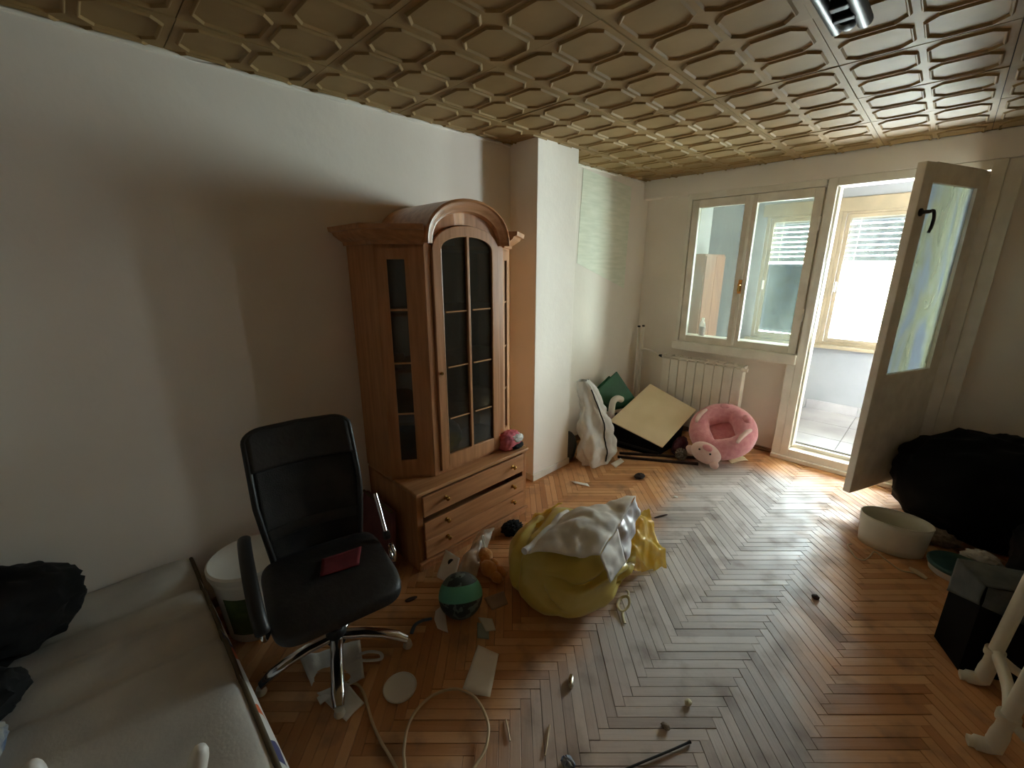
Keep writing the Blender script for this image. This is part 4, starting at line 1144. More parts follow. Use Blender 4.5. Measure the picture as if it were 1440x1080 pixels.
# ------------------------------------------------------------------ floor in front of the cabinet
BL = thing('ball', 'teal and dark camouflage rubber ball on the floor by the drawers', 'ball', (0.90, 1.03, 0), local=True)
MB().lathe([(max(0.0001, 0.105 * sin(pi * i / 24)), 0.105 - 0.105 * cos(pi * i / 24) - 0.105) for i in range(25)], (0, 0, 0), 40).build('ball_skin', BALLM, BL, smooth=70).location = (0, 0, 0.106)
vp = MB().lathe([(0, 0), (0.005, 0), (0.005, 0.003), (0, 0.003)], (0, 0, 0.104), 10).build('valve', BLACKP, BL, smooth=50)
vp.location = (0, 0, 0.106)

pt = thing('plush_toy', 'small orange plush toy with hanging loop by the yellow bag', 'toy', (0.775, 1.315, 0))
MB().blob((0.80, 1.30, 0.045), (0.055, 0.040, 0.044), 0.06, 3, 1, 30, 20, ridge=False).build('body', ORANGE, pt, smooth=70)
MB().blob((0.715, 1.345, 0.055), (0.046, 0.046, 0.045), 0.06, 3, 2, 30, 20, ridge=False).build('head', ORANGE, pt, smooth=70)
for c in ((0.735, 1.29, 0.035), (0.775, 1.36, 0.035)):
    MB().blob(c, (0.03, 0.024, 0.024), 0.05, 3, 3, 20, 14, ridge=False).build('arm', ORANGE, pt, smooth=70)
for c in ((0.865, 1.295, 0.032), (0.845, 1.345, 0.03)):
    MB().blob(c, (0.045, 0.026, 0.028), 0.05, 3, 4, 20, 14, ridge=False).build('leg', ORANGE, pt, smooth=70)
MB().tube(spline([(0.70, 1.36, 0.09), (0.675, 1.37, 0.12), (0.655, 1.385, 0.135), (0.645, 1.40, 0.125), (0.66, 1.395, 0.11), (0.70, 1.362, 0.09)], 5), 0.0035, 6).build('hanging_loop', WHITEP, pt, smooth=70)

cw = thing('clear_wrapper', 'crumpled clear plastic wrapper with printed card behind the ball', 'wrapper', (0.62, 1.28, 0))
MB().sheet([(0.72, 1.10, 0.02), (0.79, 1.22, 0.03), (0.590, 1.54, 0.09), (0.565, 1.43, 0.10)], 22, 26, 0.03, 9, 3, sag=0.05).build('film', CLEARF, cw, smooth=70)
MB().sheet([(0.62, 1.085, 0.012), (0.74, 1.10, 0.02), (0.68, 1.20, 0.10), (0.56, 1.19, 0.10)], 10, 10, 0.008, 9, 5).build('printed_card', PAPER, cw, smooth=70, solid=0.002)
MB().lathe([(0, 0), (0.018, 0), (0.018, 0.004), (0, 0.004)], (0.645, 1.165, 0.074), 14, axis=(0.5, -0.6, 0.6)).build('dark_print', BLACKP, cw, smooth=50)

tag(MB().blob((0.615, 1.665, 0.035), (0.055, 0.07, 0.036), 0.35, 5, 3, 50, 30, zmin=0.001).build('fur_tuft', BLACKC, off=(0.615, 1.665, 0), smooth=70), 'black tuft of fur or hair at the foot of the drawers', 'fur')

YB = thing('yellow_bag', 'big full yellow plastic bag lying on the parquet', 'bag', (1.13, 1.55, 0))
def ybag():
    m_ = MB()
    c = Vector((1.14, 1.575, 0))
    so = Vector((3.3, 1.1, 0.4))
    def fn(u, v):
        th, ph = 2 * pi * u, pi * (v * 0.98 - 0.49)
        sg = lambda q, p: (1 if q >= 0 else -1) * abs(q) ** p
        d = Vector((cos(ph) * cos(th), cos(ph) * sin(th), sin(ph)))
        rx, ry = 0.275, 0.335
        hz = 0.17
        p = Vector((rx * sg(cos(th), 0.85) * sg(cos(ph), 0.6), ry * sg(sin(th), 0.85) * sg(cos(ph), 0.6), hz * sg(sin(ph), 0.7)))
        # folds fanning from the tied mouth on the far right
        mouth = Vector((0.26, 0.30, 0.02))
        q = p - mouth
        a = math.atan2(q.z, -q.y * 0.7 - q.x * 0.7)
        fold = 0.034 * sin(a * 11 + 2 * NZ.noise(p * 6)) * math.exp(-q.length / 0.34)
        crease = 0.016 * NZ.fractal(p * 5 + so, 1, 2, 3) - 0.040 * max(0, 0.16 - abs(NZ.noise(Vector((p.x * 3.2, p.y * 3.2, p.z * 6.5)) + so))) * 6 * (1 if p.z > -0.05 else 0.3)
        p = p + d * (fold + crease)
        k = max(0.0, (p.x * 0.6 + p.y * 0.8 - 0.15)) / 0.2
        p.z *= 1 - 0.25 * min(1, k)
        p = Vector((p.x, p.y, p.z + 0.158))
        if p.z < 0.001: p.z = 0.001
        return c + p
    m_.grid(fn, 150, 90, True)
    return m_
ybag().build('bag_body', YELLOW, YB, smooth=70)
nk = MB().sheet([(1.18, 1.82, 0.28), (1.37, 1.70, 0.24), (1.475, 2.01, 0.02), (1.27, 2.16, 0.24)], 34, 34, 0.06, 9, 6, sag=0.06)
nk.sheet([(1.22, 1.84, 0.18), (1.36, 1.74, 0.10), (1.44, 2.03, 0.01), (1.28, 2.12, 0.12)], 28, 28, 0.045, 11, 9, sag=0.02)
nk.build('open_bag_mouth', YELLOWT, YB, smooth=70)
MB().sheet([(0.87, 1.45, 0.24), (1.00, 1.50, 0.31), (0.90, 1.80, 0.30), (0.80, 1.72, 0.20)], 18, 18, 0.03, 10, 2).build('crumpled_rim', YELLOWT, YB, smooth=70)
SK = thing('white_sack', 'crumpled white woven sack lying on top of the yellow bag', 'sack', (1.20, 1.65, 0.30))
def sackfn(u, v):
    a, b, c, d = Vector((1.115, 1.245, 0.352)), Vector((1.375, 1.475, 0.338)), Vector((1.285, 1.955, 0.350)), Vector((1.045, 1.66, 0.352))
    p = a * (1 - u) * (1 - v) + b * u * (1 - v) + c * u * v + d * (1 - u) * v
    p.z += 0.055 * max(0.0, sin(pi * u)) ** 0.7 * max(0.0, sin(pi * v)) ** 0.8 + 0.07 * u * v
    p.z += 0.018 * NZ.fractal(p * 8, 1, 2, 3) - 0.02 * max(0, 0.2 - abs(NZ.noise(p * 5 + Vector((2, 0, 0))))) * 4
    return p
MB().grid(sackfn, 40, 40).build('sack_cloth', WHITEF, SK, smooth=70, solid=0.002)
MB().sheet([sackfn(1, 0.0), sackfn(1, 0.45), sackfn(1, 0.45) + Vector((0.09, -0.05, -0.12)), sackfn(1, 0.0) + Vector((0.075, -0.01, -0.10))], 14, 16, 0.012, 12, 3).build('hanging_flap', WHITEF, SK, smooth=70, solid=0.002)
MB().sheet([sackfn(1, 0.45), sackfn(1, 1.0), sackfn(1, 1.0) + Vector((0.04, -0.02, -0.09)), sackfn(1, 0.45) + Vector((0.09, -0.05, -0.13))], 16, 16, 0.02, 14, 5).build('glossy_lining', mat('shiny_white_film', (206, 206, 212), (236, 236, 242), rough=0.3), SK, smooth=70, solid=0.002)
MB().tube([sackfn(0.0, i / 16) + Vector((0.0, 0.0, 0.006)) for i in range(17)], 0.017, 10).build('rolled_hem', WHITEF, SK, smooth=70)

def flat(name, label, cat, pts, m, z=0.002, th=0.0015, amp=0.002, seed=0, group=None, n=8):
    c = sum((Vector((*p, 0)) for p in pts), Vector()) / len(pts)
    o = MB().sheet([(*p, z + 0.002) for p in pts], n, n, amp, 12, seed).build(name, m, off=(c.x, c.y, 0), smooth=70, solid=th)
    return tag(o, label, cat, group)
pl_ = thing('plastic_disc', 'round white plastic disc lid lying on the floor near the chair', 'lid', (1.03, 0.615, 0))
MB().lathe([(0, 0), (0.060, 0), (0.064, 0.003), (0.066, 0.010), (0.062, 0.012), (0.056, 0.008), (0, 0.0075)], (1.03, 0.615, 0.001), 36).build('disc', WHITEP, pl_, smooth=40)
MB().tube([(1.03 + 0.062 * cos(q), 0.615 + 0.062 * sin(q), 0.0115) for q in [2 * pi * i / 36 for i in range(36)]], 0.003, 6, closed=True).build('rim', WHITEP, pl_, smooth=60)
flat('paper_sheet', 'white folded paper sheet on the floor between lid and yellow bag', 'paper', [(1.217, 0.779), (1.314, 0.844), (1.20, 0.998), (1.098, 0.967)], PAPER, 0.004, 0.002, 0.005, 1)
flat('paper_card', 'pale cream card lying on the floor below the ball', 'card', [(0.983, 1.066), (1.071, 1.037), (1.098, 1.075), (1.037, 1.108)], CARDG, 0.006, 0.002, 0.001, 2)
flat('green_card', 'grey-green card partly under the pale cream card', 'card', [(1.00, 1.045), (1.067, 0.989), (1.110, 1.022), (1.05, 1.075)], CARDT, 0.002, 0.002, 0.001, 3)
flat('brown_card', 'dull brown card on the floor beside the yellow bag', 'card', [(0.907, 1.169), (0.996, 1.146), (1.021, 1.23), (0.943, 1.275)], CARDB, 0.002, 0.002, 0.001, 4)
cres = [(0.797, 0.992), (0.805, 0.945), (0.840, 0.912), (0.895, 0.892), (0.951, 0.912), (0.91, 0.935), (0.86, 0.965)]
tag(MB().prism([(x, y, 0.002) for x, y in cres], (0, 0, 0.006)).build('lid_fragment', WHITEP, off=(0.86, 0.93, 0), bevel=0.002), 'white crescent piece of broken lid against the ball', 'fragment')
rb = spline([(0.835, 0.79, 0.004), (0.808, 0.825, 0.006), (0.808, 0.862, 0.007), (0.83, 0.906, 0.006)], 6)
tag(MB().tube(rb, 0.009, 8, flat=0.25).build('ribbon', BLUER, off=(0.82, 0.85, 0), smooth=60), 'short blue-grey ribbon curled on the floor left of the ball', 'ribbon')
cabl = spline([(0.80, 0.44, 0.006), (0.853, 0.468, 0.006), (0.890, 0.499, 0.006), (0.942, 0.502, 0.006), (1.007, 0.488, 0.006), (1.084, 0.470, 0.006), (1.16, 0.461, 0.006), (1.233, 0.459, 0.006), (1.32, 0.452, 0.006), (1.40, 0.44, 0.006), (1.43, 0.43, 0.006), (1.40, 0.425, 0.010), (1.345, 0.445, 0.014), (1.29, 0.478, 0.016), (1.249, 0.50, 0.016), (1.196, 0.547, 0.018), (1.163, 0.604, 0.018), (1.156, 0.673, 0.018), (1.174, 0.728, 0.018), (1.209, 0.771, 0.018), (1.271, 0.793, 0.02), (1.344, 0.784, 0.02), (1.404, 0.755, 0.018), (1.445, 0.702, 0.014), (1.457, 0.647, 0.010), (1.47, 0.56, 0.006), (1.50, 0.45, 0.006)], 6)
tag(MB().tube(cabl, 0.0055, 8).build('looped_cable', CABLE, off=(1.2, 0.6, 0), smooth=60), 'cream electric cable looped on the floor beside the chair', 'cable')
wc = thing('plastic_carrier_bag', 'flat grey-white plastic bag lying under the chair base', 'bag', (0.80, 0.46, 0))
MB().sheet([(0.60, 0.38, 0.006), (0.72, 0.60, 0.02), (0.90, 0.53, 0.02), (0.88, 0.36, 0.006)], 20, 20, 0.02, 9, 3, sag=0.015).build('bag_sheet', GREYSACK, wc, smooth=70, solid=0.002)
MB().sheet([(0.82, 0.37, 0.010), (1.005, 0.405, 0.004), (0.985, 0.485, 0.004), (0.87, 0.47, 0.015)], 12, 12, 0.012, 9, 6).build('trailing_corner', GREYSACK, wc, smooth=70, solid=0.002)
MB().tube(spline([(0.78, 0.555, 0.02), (0.80, 0.60, 0.02), (0.835, 0.635, 0.012), (0.862, 0.622, 0.012), (0.835, 0.575, 0.02), (0.80, 0.545, 0.02)], 5), 0.008, 8, flat=0.4).build('handle', GREYSACK, wc, smooth=70)

# small litter
def litter(name, label, cat, c, r, m, seed, amp=0.25, group=None, rot=0.0):
    o = MB().blob((c[0], c[1], r[2] * 0.9), r, amp, 3, seed, 20, 14, zmin=0.0008, rot=Matrix.Rotation(rot, 3, 'Z')).build(name, m, off=(c[0], c[1], 0), smooth=60)
    return tag(o, label, cat, group)
litter('foil_scrap', 'shiny silver foil scrap on the parquet in front of the yellow bag', 'scrap', (1.50, 1.118), (0.012, 0.034, 0.010), SILVER, 2, 0.15, rot=0.6)
cy = thing('bow_ribbon', 'small cream ribbon bow on the floor right of the yellow bag', 'ribbon', (1.44, 1.62, 0))
MB().tube(spline([(1.405, 1.66, 0.01), (1.435, 1.67, 0.03), (1.465, 1.63, 0.025), (1.455, 1.585, 0.012), (1.42, 1.60, 0.012)], 5, True), 0.008, 8, closed=True, flat=0.5).build('loop', CREAM, cy, smooth=60)
MB().tube(spline([(1.455, 1.585, 0.01), (1.478, 1.555, 0.006), (1.50, 1.535, 0.004)], 5), 0.007, 8, flat=0.5).build('tail', CREAM, cy, smooth=60)
MB().tube(spline([(1.435, 1.67, 0.02), (1.42, 1.70, 0.03), (1.40, 1.715, 0.02)], 5), 0.006, 8, flat=0.5).build('tail', CREAM, cy, smooth=60)
litter('brown_debris', 'dark brown crumbled lump on the floor before the white sack', 'debris', (0.82, 2.905), (0.035, 0.05, 0.016), DEBRIS, 3, 0.35)
litter('wood_splinter', 'dark wood splinter on the parquet right of the yellow bag', 'splinter', (1.20, 2.505), (0.055, 0.007, 0.005), DEBRIS, 5, 0.2, rot=1.15)
litter('small_dark_chip', 'small dark chip on the grey parquet near the yellow bag mouth', 'chip', (1.30, 2.22), (0.022, 0.010, 0.005), DEBRIS, 6, 0.2, rot=-0.6)
litter('pale_pebble', 'tiny pale pebble with dark end on the parquet', 'pebble', (1.872, 1.37), (0.012, 0.016, 0.009), CREAM, 7, 0.2)
litter('grey_crumb', 'small grey crumb beside the black stick on the parquet', 'crumb', (1.85, 1.225), (0.016, 0.012, 0.007), FLUFF, 8, 0.3)
litter('dark_chip', 'triangular dark chip on the worn grey parquet towards the door', 'chip', (2.10, 2.366), (0.016, 0.016, 0.010), DEBRIS, 9, 0.3)
litter('white_fleck', 'small white fleck on the parquet before the plush bed', 'fleck', (1.16, 2.82), (0.016, 0.012, 0.004), PAPER, 10, 0.2)
litter('dark_leaf', 'dark dry leaf on the floor left of the ball', 'leaf', (0.65, 0.905), (0.012, 0.032, 0.005), DEBRIS, 11, 0.2, rot=-0.3)
litter('pale_wrapper', 'crumpled white and blue wrapper at the bottom edge of the parquet', 'wrapper', (1.675, 0.872), (0.025, 0.018, 0.016), BLUECL, 12, 0.4)
tag(MB().tube(spline([(1.80, 0.96, 0.005), (1.85, 1.06, 0.006), (1.90, 1.16, 0.006), (1.937, 1.237, 0.006)], 4), [0.004] * 12 + [0.006], 7).build('thin_stick', BLACKP, off=(1.87, 1.1, 0), smooth=60), 'thin black stick lying on the parquet', 'stick')
tag(MB().tube(spline([(1.416, 0.83, 0.003), (1.445, 0.812, 0.005), (1.481, 0.788, 0.003)], 4), 0.003, 6).build('straw_strip', CABLE, off=(1.45, 0.81, 0), smooth=60), 'short straw-coloured strip on the parquet', 'strip')
tag(MB().tube(spline([(1.545, 0.93, 0.003), (1.58, 0.875, 0.005), (1.60, 0.84, 0.003)], 4), 0.003, 6).build('dry_stem', CABLE, off=(1.57, 0.88, 0), smooth=60), 'thin dry stem near the white and blue wrapper', 'stem')
flat('receipt', 'small white slip of paper on the floor by the pillar', 'paper', [(0.47, 2.47), (0.515, 2.455), (0.625, 2.50), (0.585, 2.525)], PAPER, 0.002, 0.001, 0.004, 6)
flat('printed_label', 'printed white paper label beside the grey-white sack', 'paper', [(0.53, 2.94), (0.60, 2.91), (0.585, 3.07), (0.53, 3.10)], PAPER, 0.006, 0.001, 0.006, 7)
flat('cream_cloth', 'cream cloth scrap beside the plush bed on the floor', 'cloth', [(1.15, 3.80), (1.26, 3.66), (1.34, 3.84), (1.24, 3.92)], CREAM, 0.012, 0.004, 0.014, 8, n=16)

# ------------------------------------------------------------------ far corner heap
GS = thing('garment_sack', 'tall crumpled grey-white cloth sack slumped against the pillar', 'sack', (0.42, 2.95, 0))
def gsack(u, v):
    # v up the sack
    c0 = Vector((0.40, 2.93, 0.0)); c1 = Vector((0.24, 2.90, 0.70))
    c = c0.lerp(c1, v) + Vector((0.02, 0.03, 0)) * sin(pi * v)
    wx = [0.15, 0.19, 0.185, 0.165, 0.145, 0.125, 0.105, 0.085, 0.05]
    k = v * (len(wx) - 1); i = min(int(k), len(wx) - 2); r = wx[i] + (wx[i + 1] - wx[i]) * (k - i)
    th = 2 * pi * u
    f = 1 + (0.07 + 0.20 * v) * sin(th * 4 + 3 * v + 2.5 * NZ.noise(Vector((v * 3, u * 2, 0)))) * (0.3 + 0.7 * v) + 0.26 * NZ.fractal(Vector((cos(th), sin(th), v * 3)) * 1.8, 1, 2, 3)
    p = c + Vector((cos(th) * r * 0.72 * f, sin(th) * r * 1.12 * f, 0))
    p.x = max(p.x, 0.265 if p.y < 2.71 else 0.02)
    p.z = max(0.002, p.z + 0.03 * NZ.noise(Vector((u * 8, v * 5, 3))))
    return p
gs = MB().grid(gsack, 64, 44, True)
gs.build('sack_cloth', GREYSACK, GS, smooth=70)
MB().tube([gsack(0.97, t / 20) + Vector((0.006, 0.0, 0)) for t in range(1, 19)], 0.005, 6).build('dark_seam', BLACKC, GS, smooth=60)
tag(MB().blob((0.195, 2.785, 0.12), (0.065, 0.07, 0.13), 0.12, 2.5, 3, zmin=0.001).build('dark_bag', mat('dark_grey_bag', (62, 64, 66), (88, 90, 92), rough=0.5), off=(0.195, 2.785, 0), smooth=60), 'dark grey bag beside the pillar behind the grey-white sack', 'bag')
def slab(name, label, cat, pts, th, m, group=None):
    c = sum((Vector(p) for p in pts), Vector()) / 4
    a, b, d = Vector(pts[0]), Vector(pts[1]), Vector(pts[3])
    nrm = (b - a).cross(d - a).normalized()
    t = thing(name, label, cat, (c.x, c.y, min(p[2] for p in pts)), group)
    MB().prism(pts, nrm * -th).build('cover', m, t, bevel=0.003)
    MB().prism([Vector(p).lerp(c, 0.02) - nrm * th for p in pts], nrm * -0.004).build('back_cover', m, t, bevel=0.001)
slab('green_folder', 'dark green board standing on its corner against the left wall', 'folder', [(0.20, 3.42, 0.315), (0.34, 3.70, 0.335), (0.17, 3.55, 0.650), (0.10, 3.30, 0.475)], 0.02, GREEN)
slab('green_binder', 'second dark green board behind, edge showing left of the first', 'folder', [(0.145, 3.38, 0.27), (0.285, 3.66, 0.29), (0.115, 3.51, 0.605), (0.045, 3.26, 0.43)], 0.015, GREEN)
slab('beige_board', 'large square beige board tilted over the black box', 'board', [(0.79, 3.34, 0.115), (0.83, 3.90, 0.335), (0.36, 3.87, 0.505), (0.30, 3.26, 0.255)], 0.008, BEIGE)
bx = thing('black_box', 'low black box under the tilted beige board', 'box', (0.52, 3.56, 0))
MB().hexa([(0.30, 3.29, 0.0), (0.74, 3.37, 0.0), (0.74, 3.84, 0.0), (0.34, 3.84, 0.0), (0.30, 3.29, 0.225), (0.74, 3.37, 0.095), (0.76, 3.84, 0.27), (0.36, 3.84, 0.44)]).build('box_body', BLACKBAG, bx, bevel=0.008)
MB().hexa([(0.298, 3.272, 0.05), (0.75, 3.355, 0.03), (0.75, 3.362, 0.03), (0.298, 3.279, 0.05), (0.298, 3.272, 0.075), (0.75, 3.355, 0.05), (0.75, 3.362, 0.05), (0.298, 3.279, 0.075)]).build('edge_strip', BLACKP, bx, bevel=0.002)
hw = thing('plastic_arch', 'white curved plastic arch sticking up behind the beige board', 'plastic piece', (0.26, 3.43, 0.2))
MB().tube(spline([(0.262, 3.36, 0.20), (0.258, 3.35, 0.30), (0.255, 3.37, 0.400), (0.260, 3.43, 0.425), (0.268, 3.50, 0.40)], 6), 0.030, 12, flat=1.0).build('grip', WHITEP, hw, smooth=60)
MB().tube(spline([(0.255, 3.31, 0.24), (0.262, 3.37, 0.26), (0.268, 3.43, 0.27)], 6), 0.016, 10).build('lower_bar', STEELD, hw, smooth=60)
tag(MB().blob((0.215, 3.225, 0.16), (0.06, 0.065, 0.20), 0.12, 2.5, 6, zmin=0.001).build('red_garment', REDC, off=(0.215, 3.225, 0), smooth=60), 'dark red garment between the grey-white sack and the beige board', 'clothes')
tag(MB().blob((0.832, 3.60, 0.062), (0.048, 0.13, 0.085), 0.14, 2.6, 8, zmin=0.001).build('plum_cloth', PURPLE, off=(0.832, 3.60, 0), smooth=60), 'plum coloured cloth heap under the right edge of the beige board', 'cloth')
tag(MB().blob((0.905, 3.47, 0.045), (0.045, 0.05, 0.05), 0.4, 4, 9, 50, 30, zmin=0.001).build('fluffy_scrap', FLUFF, off=(0.905, 3.47, 0), smooth=60), 'frayed grey-brown fluffy scrap beside the pink plush bed', 'fluff')
for a, b, lb in (((0.47, 3.18, 0.012), (1.005, 3.575, 0.012), 'farther of two thin black rods on the floor below the black box'), ((0.50, 3.10, 0.012), (1.055, 3.455, 0.012), 'nearer of two thin black rods on the floor below the black box')):
    r_ = thing('black_rod', lb, 'rod', a[:2] + (0,), 'two black rods')
    a, b = Vector(a), Vector(b); t_ = (b - a).normalized(); s_ = Vector((-t_.y, t_.x, 0))
    MB().obox((a + b) / 2, b - a, s_ * 0.022, (0, 0, 0.020)).build('bar', DEBRIS, r_, bevel=0.003)
    MB().obox(b + t_ * 0.004, t_ * 0.008, s_ * 0.024, (0, 0, 0.022)).build('end_cap', BLACKP, r_, bevel=0.002)

# pink plush bed shaped like a pig, propped on its edge against the radiator
PB = thing('plush_pet_bed', 'round pink plush pet bed with pig head leaning by the radiator', 'pet bed', (1.13, 3.74, 0))
axis = Vector((0.10, -0.66, 0.74)).normalized()
q_ = Vector((0, 0, 1)).rotation_difference(axis)
pc_ = Vector((1.128, 3.742, 0.250))
ex = q_ @ Vector((1, 0, 0)); ey = q_ @ Vector((0, 1, 0))
def donut(u, v):
    a, b = 2 * pi * u, 2 * pi * v
    sq = min(1.0 / max(abs(cos(a + 0.9)), abs(sin(a + 0.9))), 1.36)
    Rm, rm = 0.178, 0.092 + 0.006 * NZ.noise(Vector((cos(a) * 2, sin(a) * 2, b)))
    inner = max(0.0, -cos(b))
    rad_ = Rm + rm * cos(b) + inner * 0.07 * (sq - 0.94)
    return pc_ + ex * (cos(a) * rad_) + ey * (sin(a) * rad_) + axis * (0.088 * sin(b))
MB().grid(lambda u, v: donut(u, v), 64, 26, True).build('bolster', PINK, PB, smooth=80)
MB().lathe([(0, -0.06), (0.13, -0.06), (0.14, -0.045), (0.10, -0.035), (0, -0.03)], pc_, 32, axis=axis).build('inner_cushion', PINK, PB, smooth=60)
hc = Vector((1.092, 3.515, 0.105))
MB().blob(hc, (0.125, 0.085, 0.088), 0.02, 2, 3, 40, 26, ridge=False, rot=Matrix.Rotation(RAD(12), 3, 'Y')).build('pig_head', PINKL, PB, smooth=80)
MB().blob(hc + Vector((0.028, -0.055, 0.072)), (0.042, 0.03, 0.026), 0.02, 2, 4, 24, 16, ridge=False, rot=Matrix.Rotation(RAD(12), 3, 'Y')).build('snout', PINK, PB, smooth=80)
for dx, dz in ((-0.028, 0.05), (0.062, 0.033)):
    MB().blob(hc + Vector((dx, -0.076, dz)), (0.0085, 0.006, 0.0085), 0, 2, 1, 14, 10, ridge=False).build('eye', BLACKP, PB, smooth=80)
for c, r, rz in ((hc + Vector((-0.125, -0.005, -0.01)), (0.045, 0.022, 0.04), 0.5), (hc + Vector((0.095, -0.05, -0.062)), (0.038, 0.022, 0.036), -0.6)):
    MB().blob(c, r, 0.06, 3, 6, 24, 16, ridge=False, rot=Matrix.Rotation(rz, 3, 'Y'), zmin=0.002).build('ear', PINKL, PB, smooth=80)
def limb(a0, a1, lift, m, r):
    pts = [pc_ + ex * (cos(t) * 0.205) + ey * (sin(t) * 0.205) + axis * lift for t in [a0 + (a1 - a0) * i / 6 for i in range(7)]]
    return MB().tube(pts, [r * 0.5, r * 0.9, r, r, r, r * 0.9, r * 0.5], 10)
limb(2.55, 3.35, 0.085, PINKL, 0.020).build('leg', PINKL, PB, smooth=80)
MB().tube([pc_ + ex * a + ey * b + axis * c for a, b, c in ((0.165, -0.11, 0.10), (0.175, -0.05, 0.106), (0.20, 0.02, 0.10), (0.215, 0.05, 0.085))], [0.012, 0.018, 0.019, 0.013], 10).build('leg', PINKL, PB, smooth=80)
limb(0.55, 0.95, 0.075, PINK, 0.034).build('leg', PINK, PB, smooth=80)
limb(1.62, 2.0, 0.075, PINK, 0.030).build('leg', PINK, PB, smooth=80)

# ------------------------------------------------------------------ right side
HB = thing('black_bag_heap', 'big heap of black bags piled in the dark right corner', 'bag', (2.70, 3.76, 0))
MB().blob((2.70, 3.76, 0.29), (0.45, 0.35, 0.35), 0.10, 2.0, 3, 60, 40, zmin=0.002, power=0.85).build('bag_body', BLACKBAG, HB, smooth=70)
tag(MB().blob((3.03, 3.10, 0.26), (0.27, 0.27, 0.29), 0.12, 2.2, 6, 60, 40, zmin=0.002, power=0.85).build('black_sack', BLACKBAG, off=(3.03, 3.10, 0), smooth=70), 'black bag in front of the black heap, at the right edge', 'bag')
tag(MB().blob((2.47, 3.41, 0.045), (0.15, 0.055, 0.05), 0.3, 3, 4, 50, 30, zmin=0.002).build('grey_rag', FLUFF, off=(2.47, 3.41, 0), smooth=70), 'crumpled grey-brown rag between basin and black heap', 'rag')
tag(MB().blob((2.70, 3.30, 0.045), (0.075, 0.05, 0.05), 0.3, 3, 7, 40, 24, zmin=0.002).build('pale_rag', GREYSACK, off=(2.70, 3.30, 0), smooth=70), 'small pale rag behind the teal-lidded tub', 'rag')
BS = thing('oval_basin', 'open white oval plastic band standing on the floor', 'basin', (2.33, 3.17, 0))
bc, ba = Vector((2.325, 3.185, 0)), RAD(8)
def oval(u, v, r0=0.150, r1=0.165, b0=0.105, b1=0.115, h=0.185, z0=0.002):
    a = 2 * pi * u
    x = cos(a) * (r0 + (r1 - r0) * v); y = sin(a) * (b0 + (b1 - b0) * v)
    return bc + Vector((x * cos(ba) - y * sin(ba), x * sin(ba) + y * cos(ba), z0 + h * v))
MB().grid(lambda u, v: oval(u, v), 48, 6, True).build('wall', IVORY, BS, smooth=70, solid=0.004)
MB().tube([oval(i / 48, 1.0) for i in range(48)], 0.004, 6, closed=True).build('rim', IVORY, BS, smooth=60)
bb_ = MB()
bb_.prism([oval(i / 40, 0.0) for i in range(40)], (0, 0, 0.004)); bb_.build('bottom', IVORY, BS)
cab2 = spline([(2.16, 3.04, 0.005), (2.145, 3.01, 0.006), (2.165, 2.96, 0.006), (2.186, 2.918, 0.006), (2.205, 2.89, 0.008), (2.235, 2.90, 0.008), (2.255, 2.97, 0.006), (2.27, 3.045, 0.006), (2.33, 2.99, 0.006), (2.388, 2.942, 0.006), (2.43, 2.955, 0.006), (2.46, 2.973, 0.006)], 5)
tc_ = thing('thin_cable', 'thin cream cable with plug on the floor before the oval basin', 'cable', (2.3, 2.97, 0))
MB().tube(cab2, 0.004, 6).build('cord', CABLE, tc_, smooth=60)
MB().tube([(2.425, 2.99, 0.012), (2.445, 2.975, 0.013), (2.475, 2.955, 0.013), (2.495, 2.945, 0.010)], [0.008, 0.012, 0.012, 0.008], 8).build('plug', CABLE, tc_, smooth=60)
TB = thing('round_tub', 'low round white tub with teal lid beside the oval basin', 'tub', (2.607, 3.115, 0))
MB().lathe([(0, 0), (0.105, 0), (0.112, 0.006), (0.120, 0.048), (0, 0.048)], (2.607, 3.115, 0.002), 36).build('tub_body', WHITEP, TB, smooth=40)
MB().lathe([(0, 0.046), (0.124, 0.046), (0.126, 0.052), (0.126, 0.062), (0.118, 0.068), (0.110, 0.064), (0, 0.064)], (2.607, 3.115, 0.0), 36).build('lid', TEALL, TB, smooth=40)
A, B = Vector((2.536, 2.475, 0)), Vector((2.612, 2.310, 0))
pd = Vector((0.9083, 0.4184, 0))
DD = pd * 0.40
mid = (A + B + DD) / 2
BX = thing('dark_crate', 'black crate half covered by dark grey cloth beside the white plastic stand', 'crate', tuple(mid))
cr2 = MB()
for p, q in ((A, B), (B, B + DD), (A + DD, B + DD), (A, A + DD)):
    m_ = (p + q) / 2; d_ = (q - p)
    inn = (mid - m_).normalized()
    cr2.obox(m_ + inn * 0.006 + Vector((0, 0, 0.205)), d_, inn * 0.012, (0, 0, 0.40))
cr2.hexa([A, B, B + DD, A + DD] + [p + Vector((0, 0, 0.012)) for p in (A, B, B + DD, A + DD)])
cr2.build('crate_body', BLACKBAG, BX, bevel=0.003)
GC = thing('grey_cover', 'dark grey cloth draped over the black crate', 'cloth', tuple(mid + Vector((0, 0, 0.41))))
tz = Vector((0, 0, 0.416))
MB().sheet([A + tz, B + tz, B + DD + tz, A + DD + tz], 16, 16, 0.008, 9, 4).build('top_sheet', GREYCL, GC, smooth=70, solid=0.003)
def flap(P0, P1, l0, l1, out_):
    def fn(u, v):
        low = l0 + (l1 - l0) * u
        p = P0.lerp(P1, u) + Vector((0, 0, 0.418 - (0.418 - low) * v))
        return p + out_ * (0.005 + 0.010 * abs(NZ.noise(p * 11)) * v)
    return MB().grid(fn, 18, 10)
flap(A, B, 0.25, 0.33, -pd).build('side_flap', GREYCL, GC, smooth=70, solid=0.003)
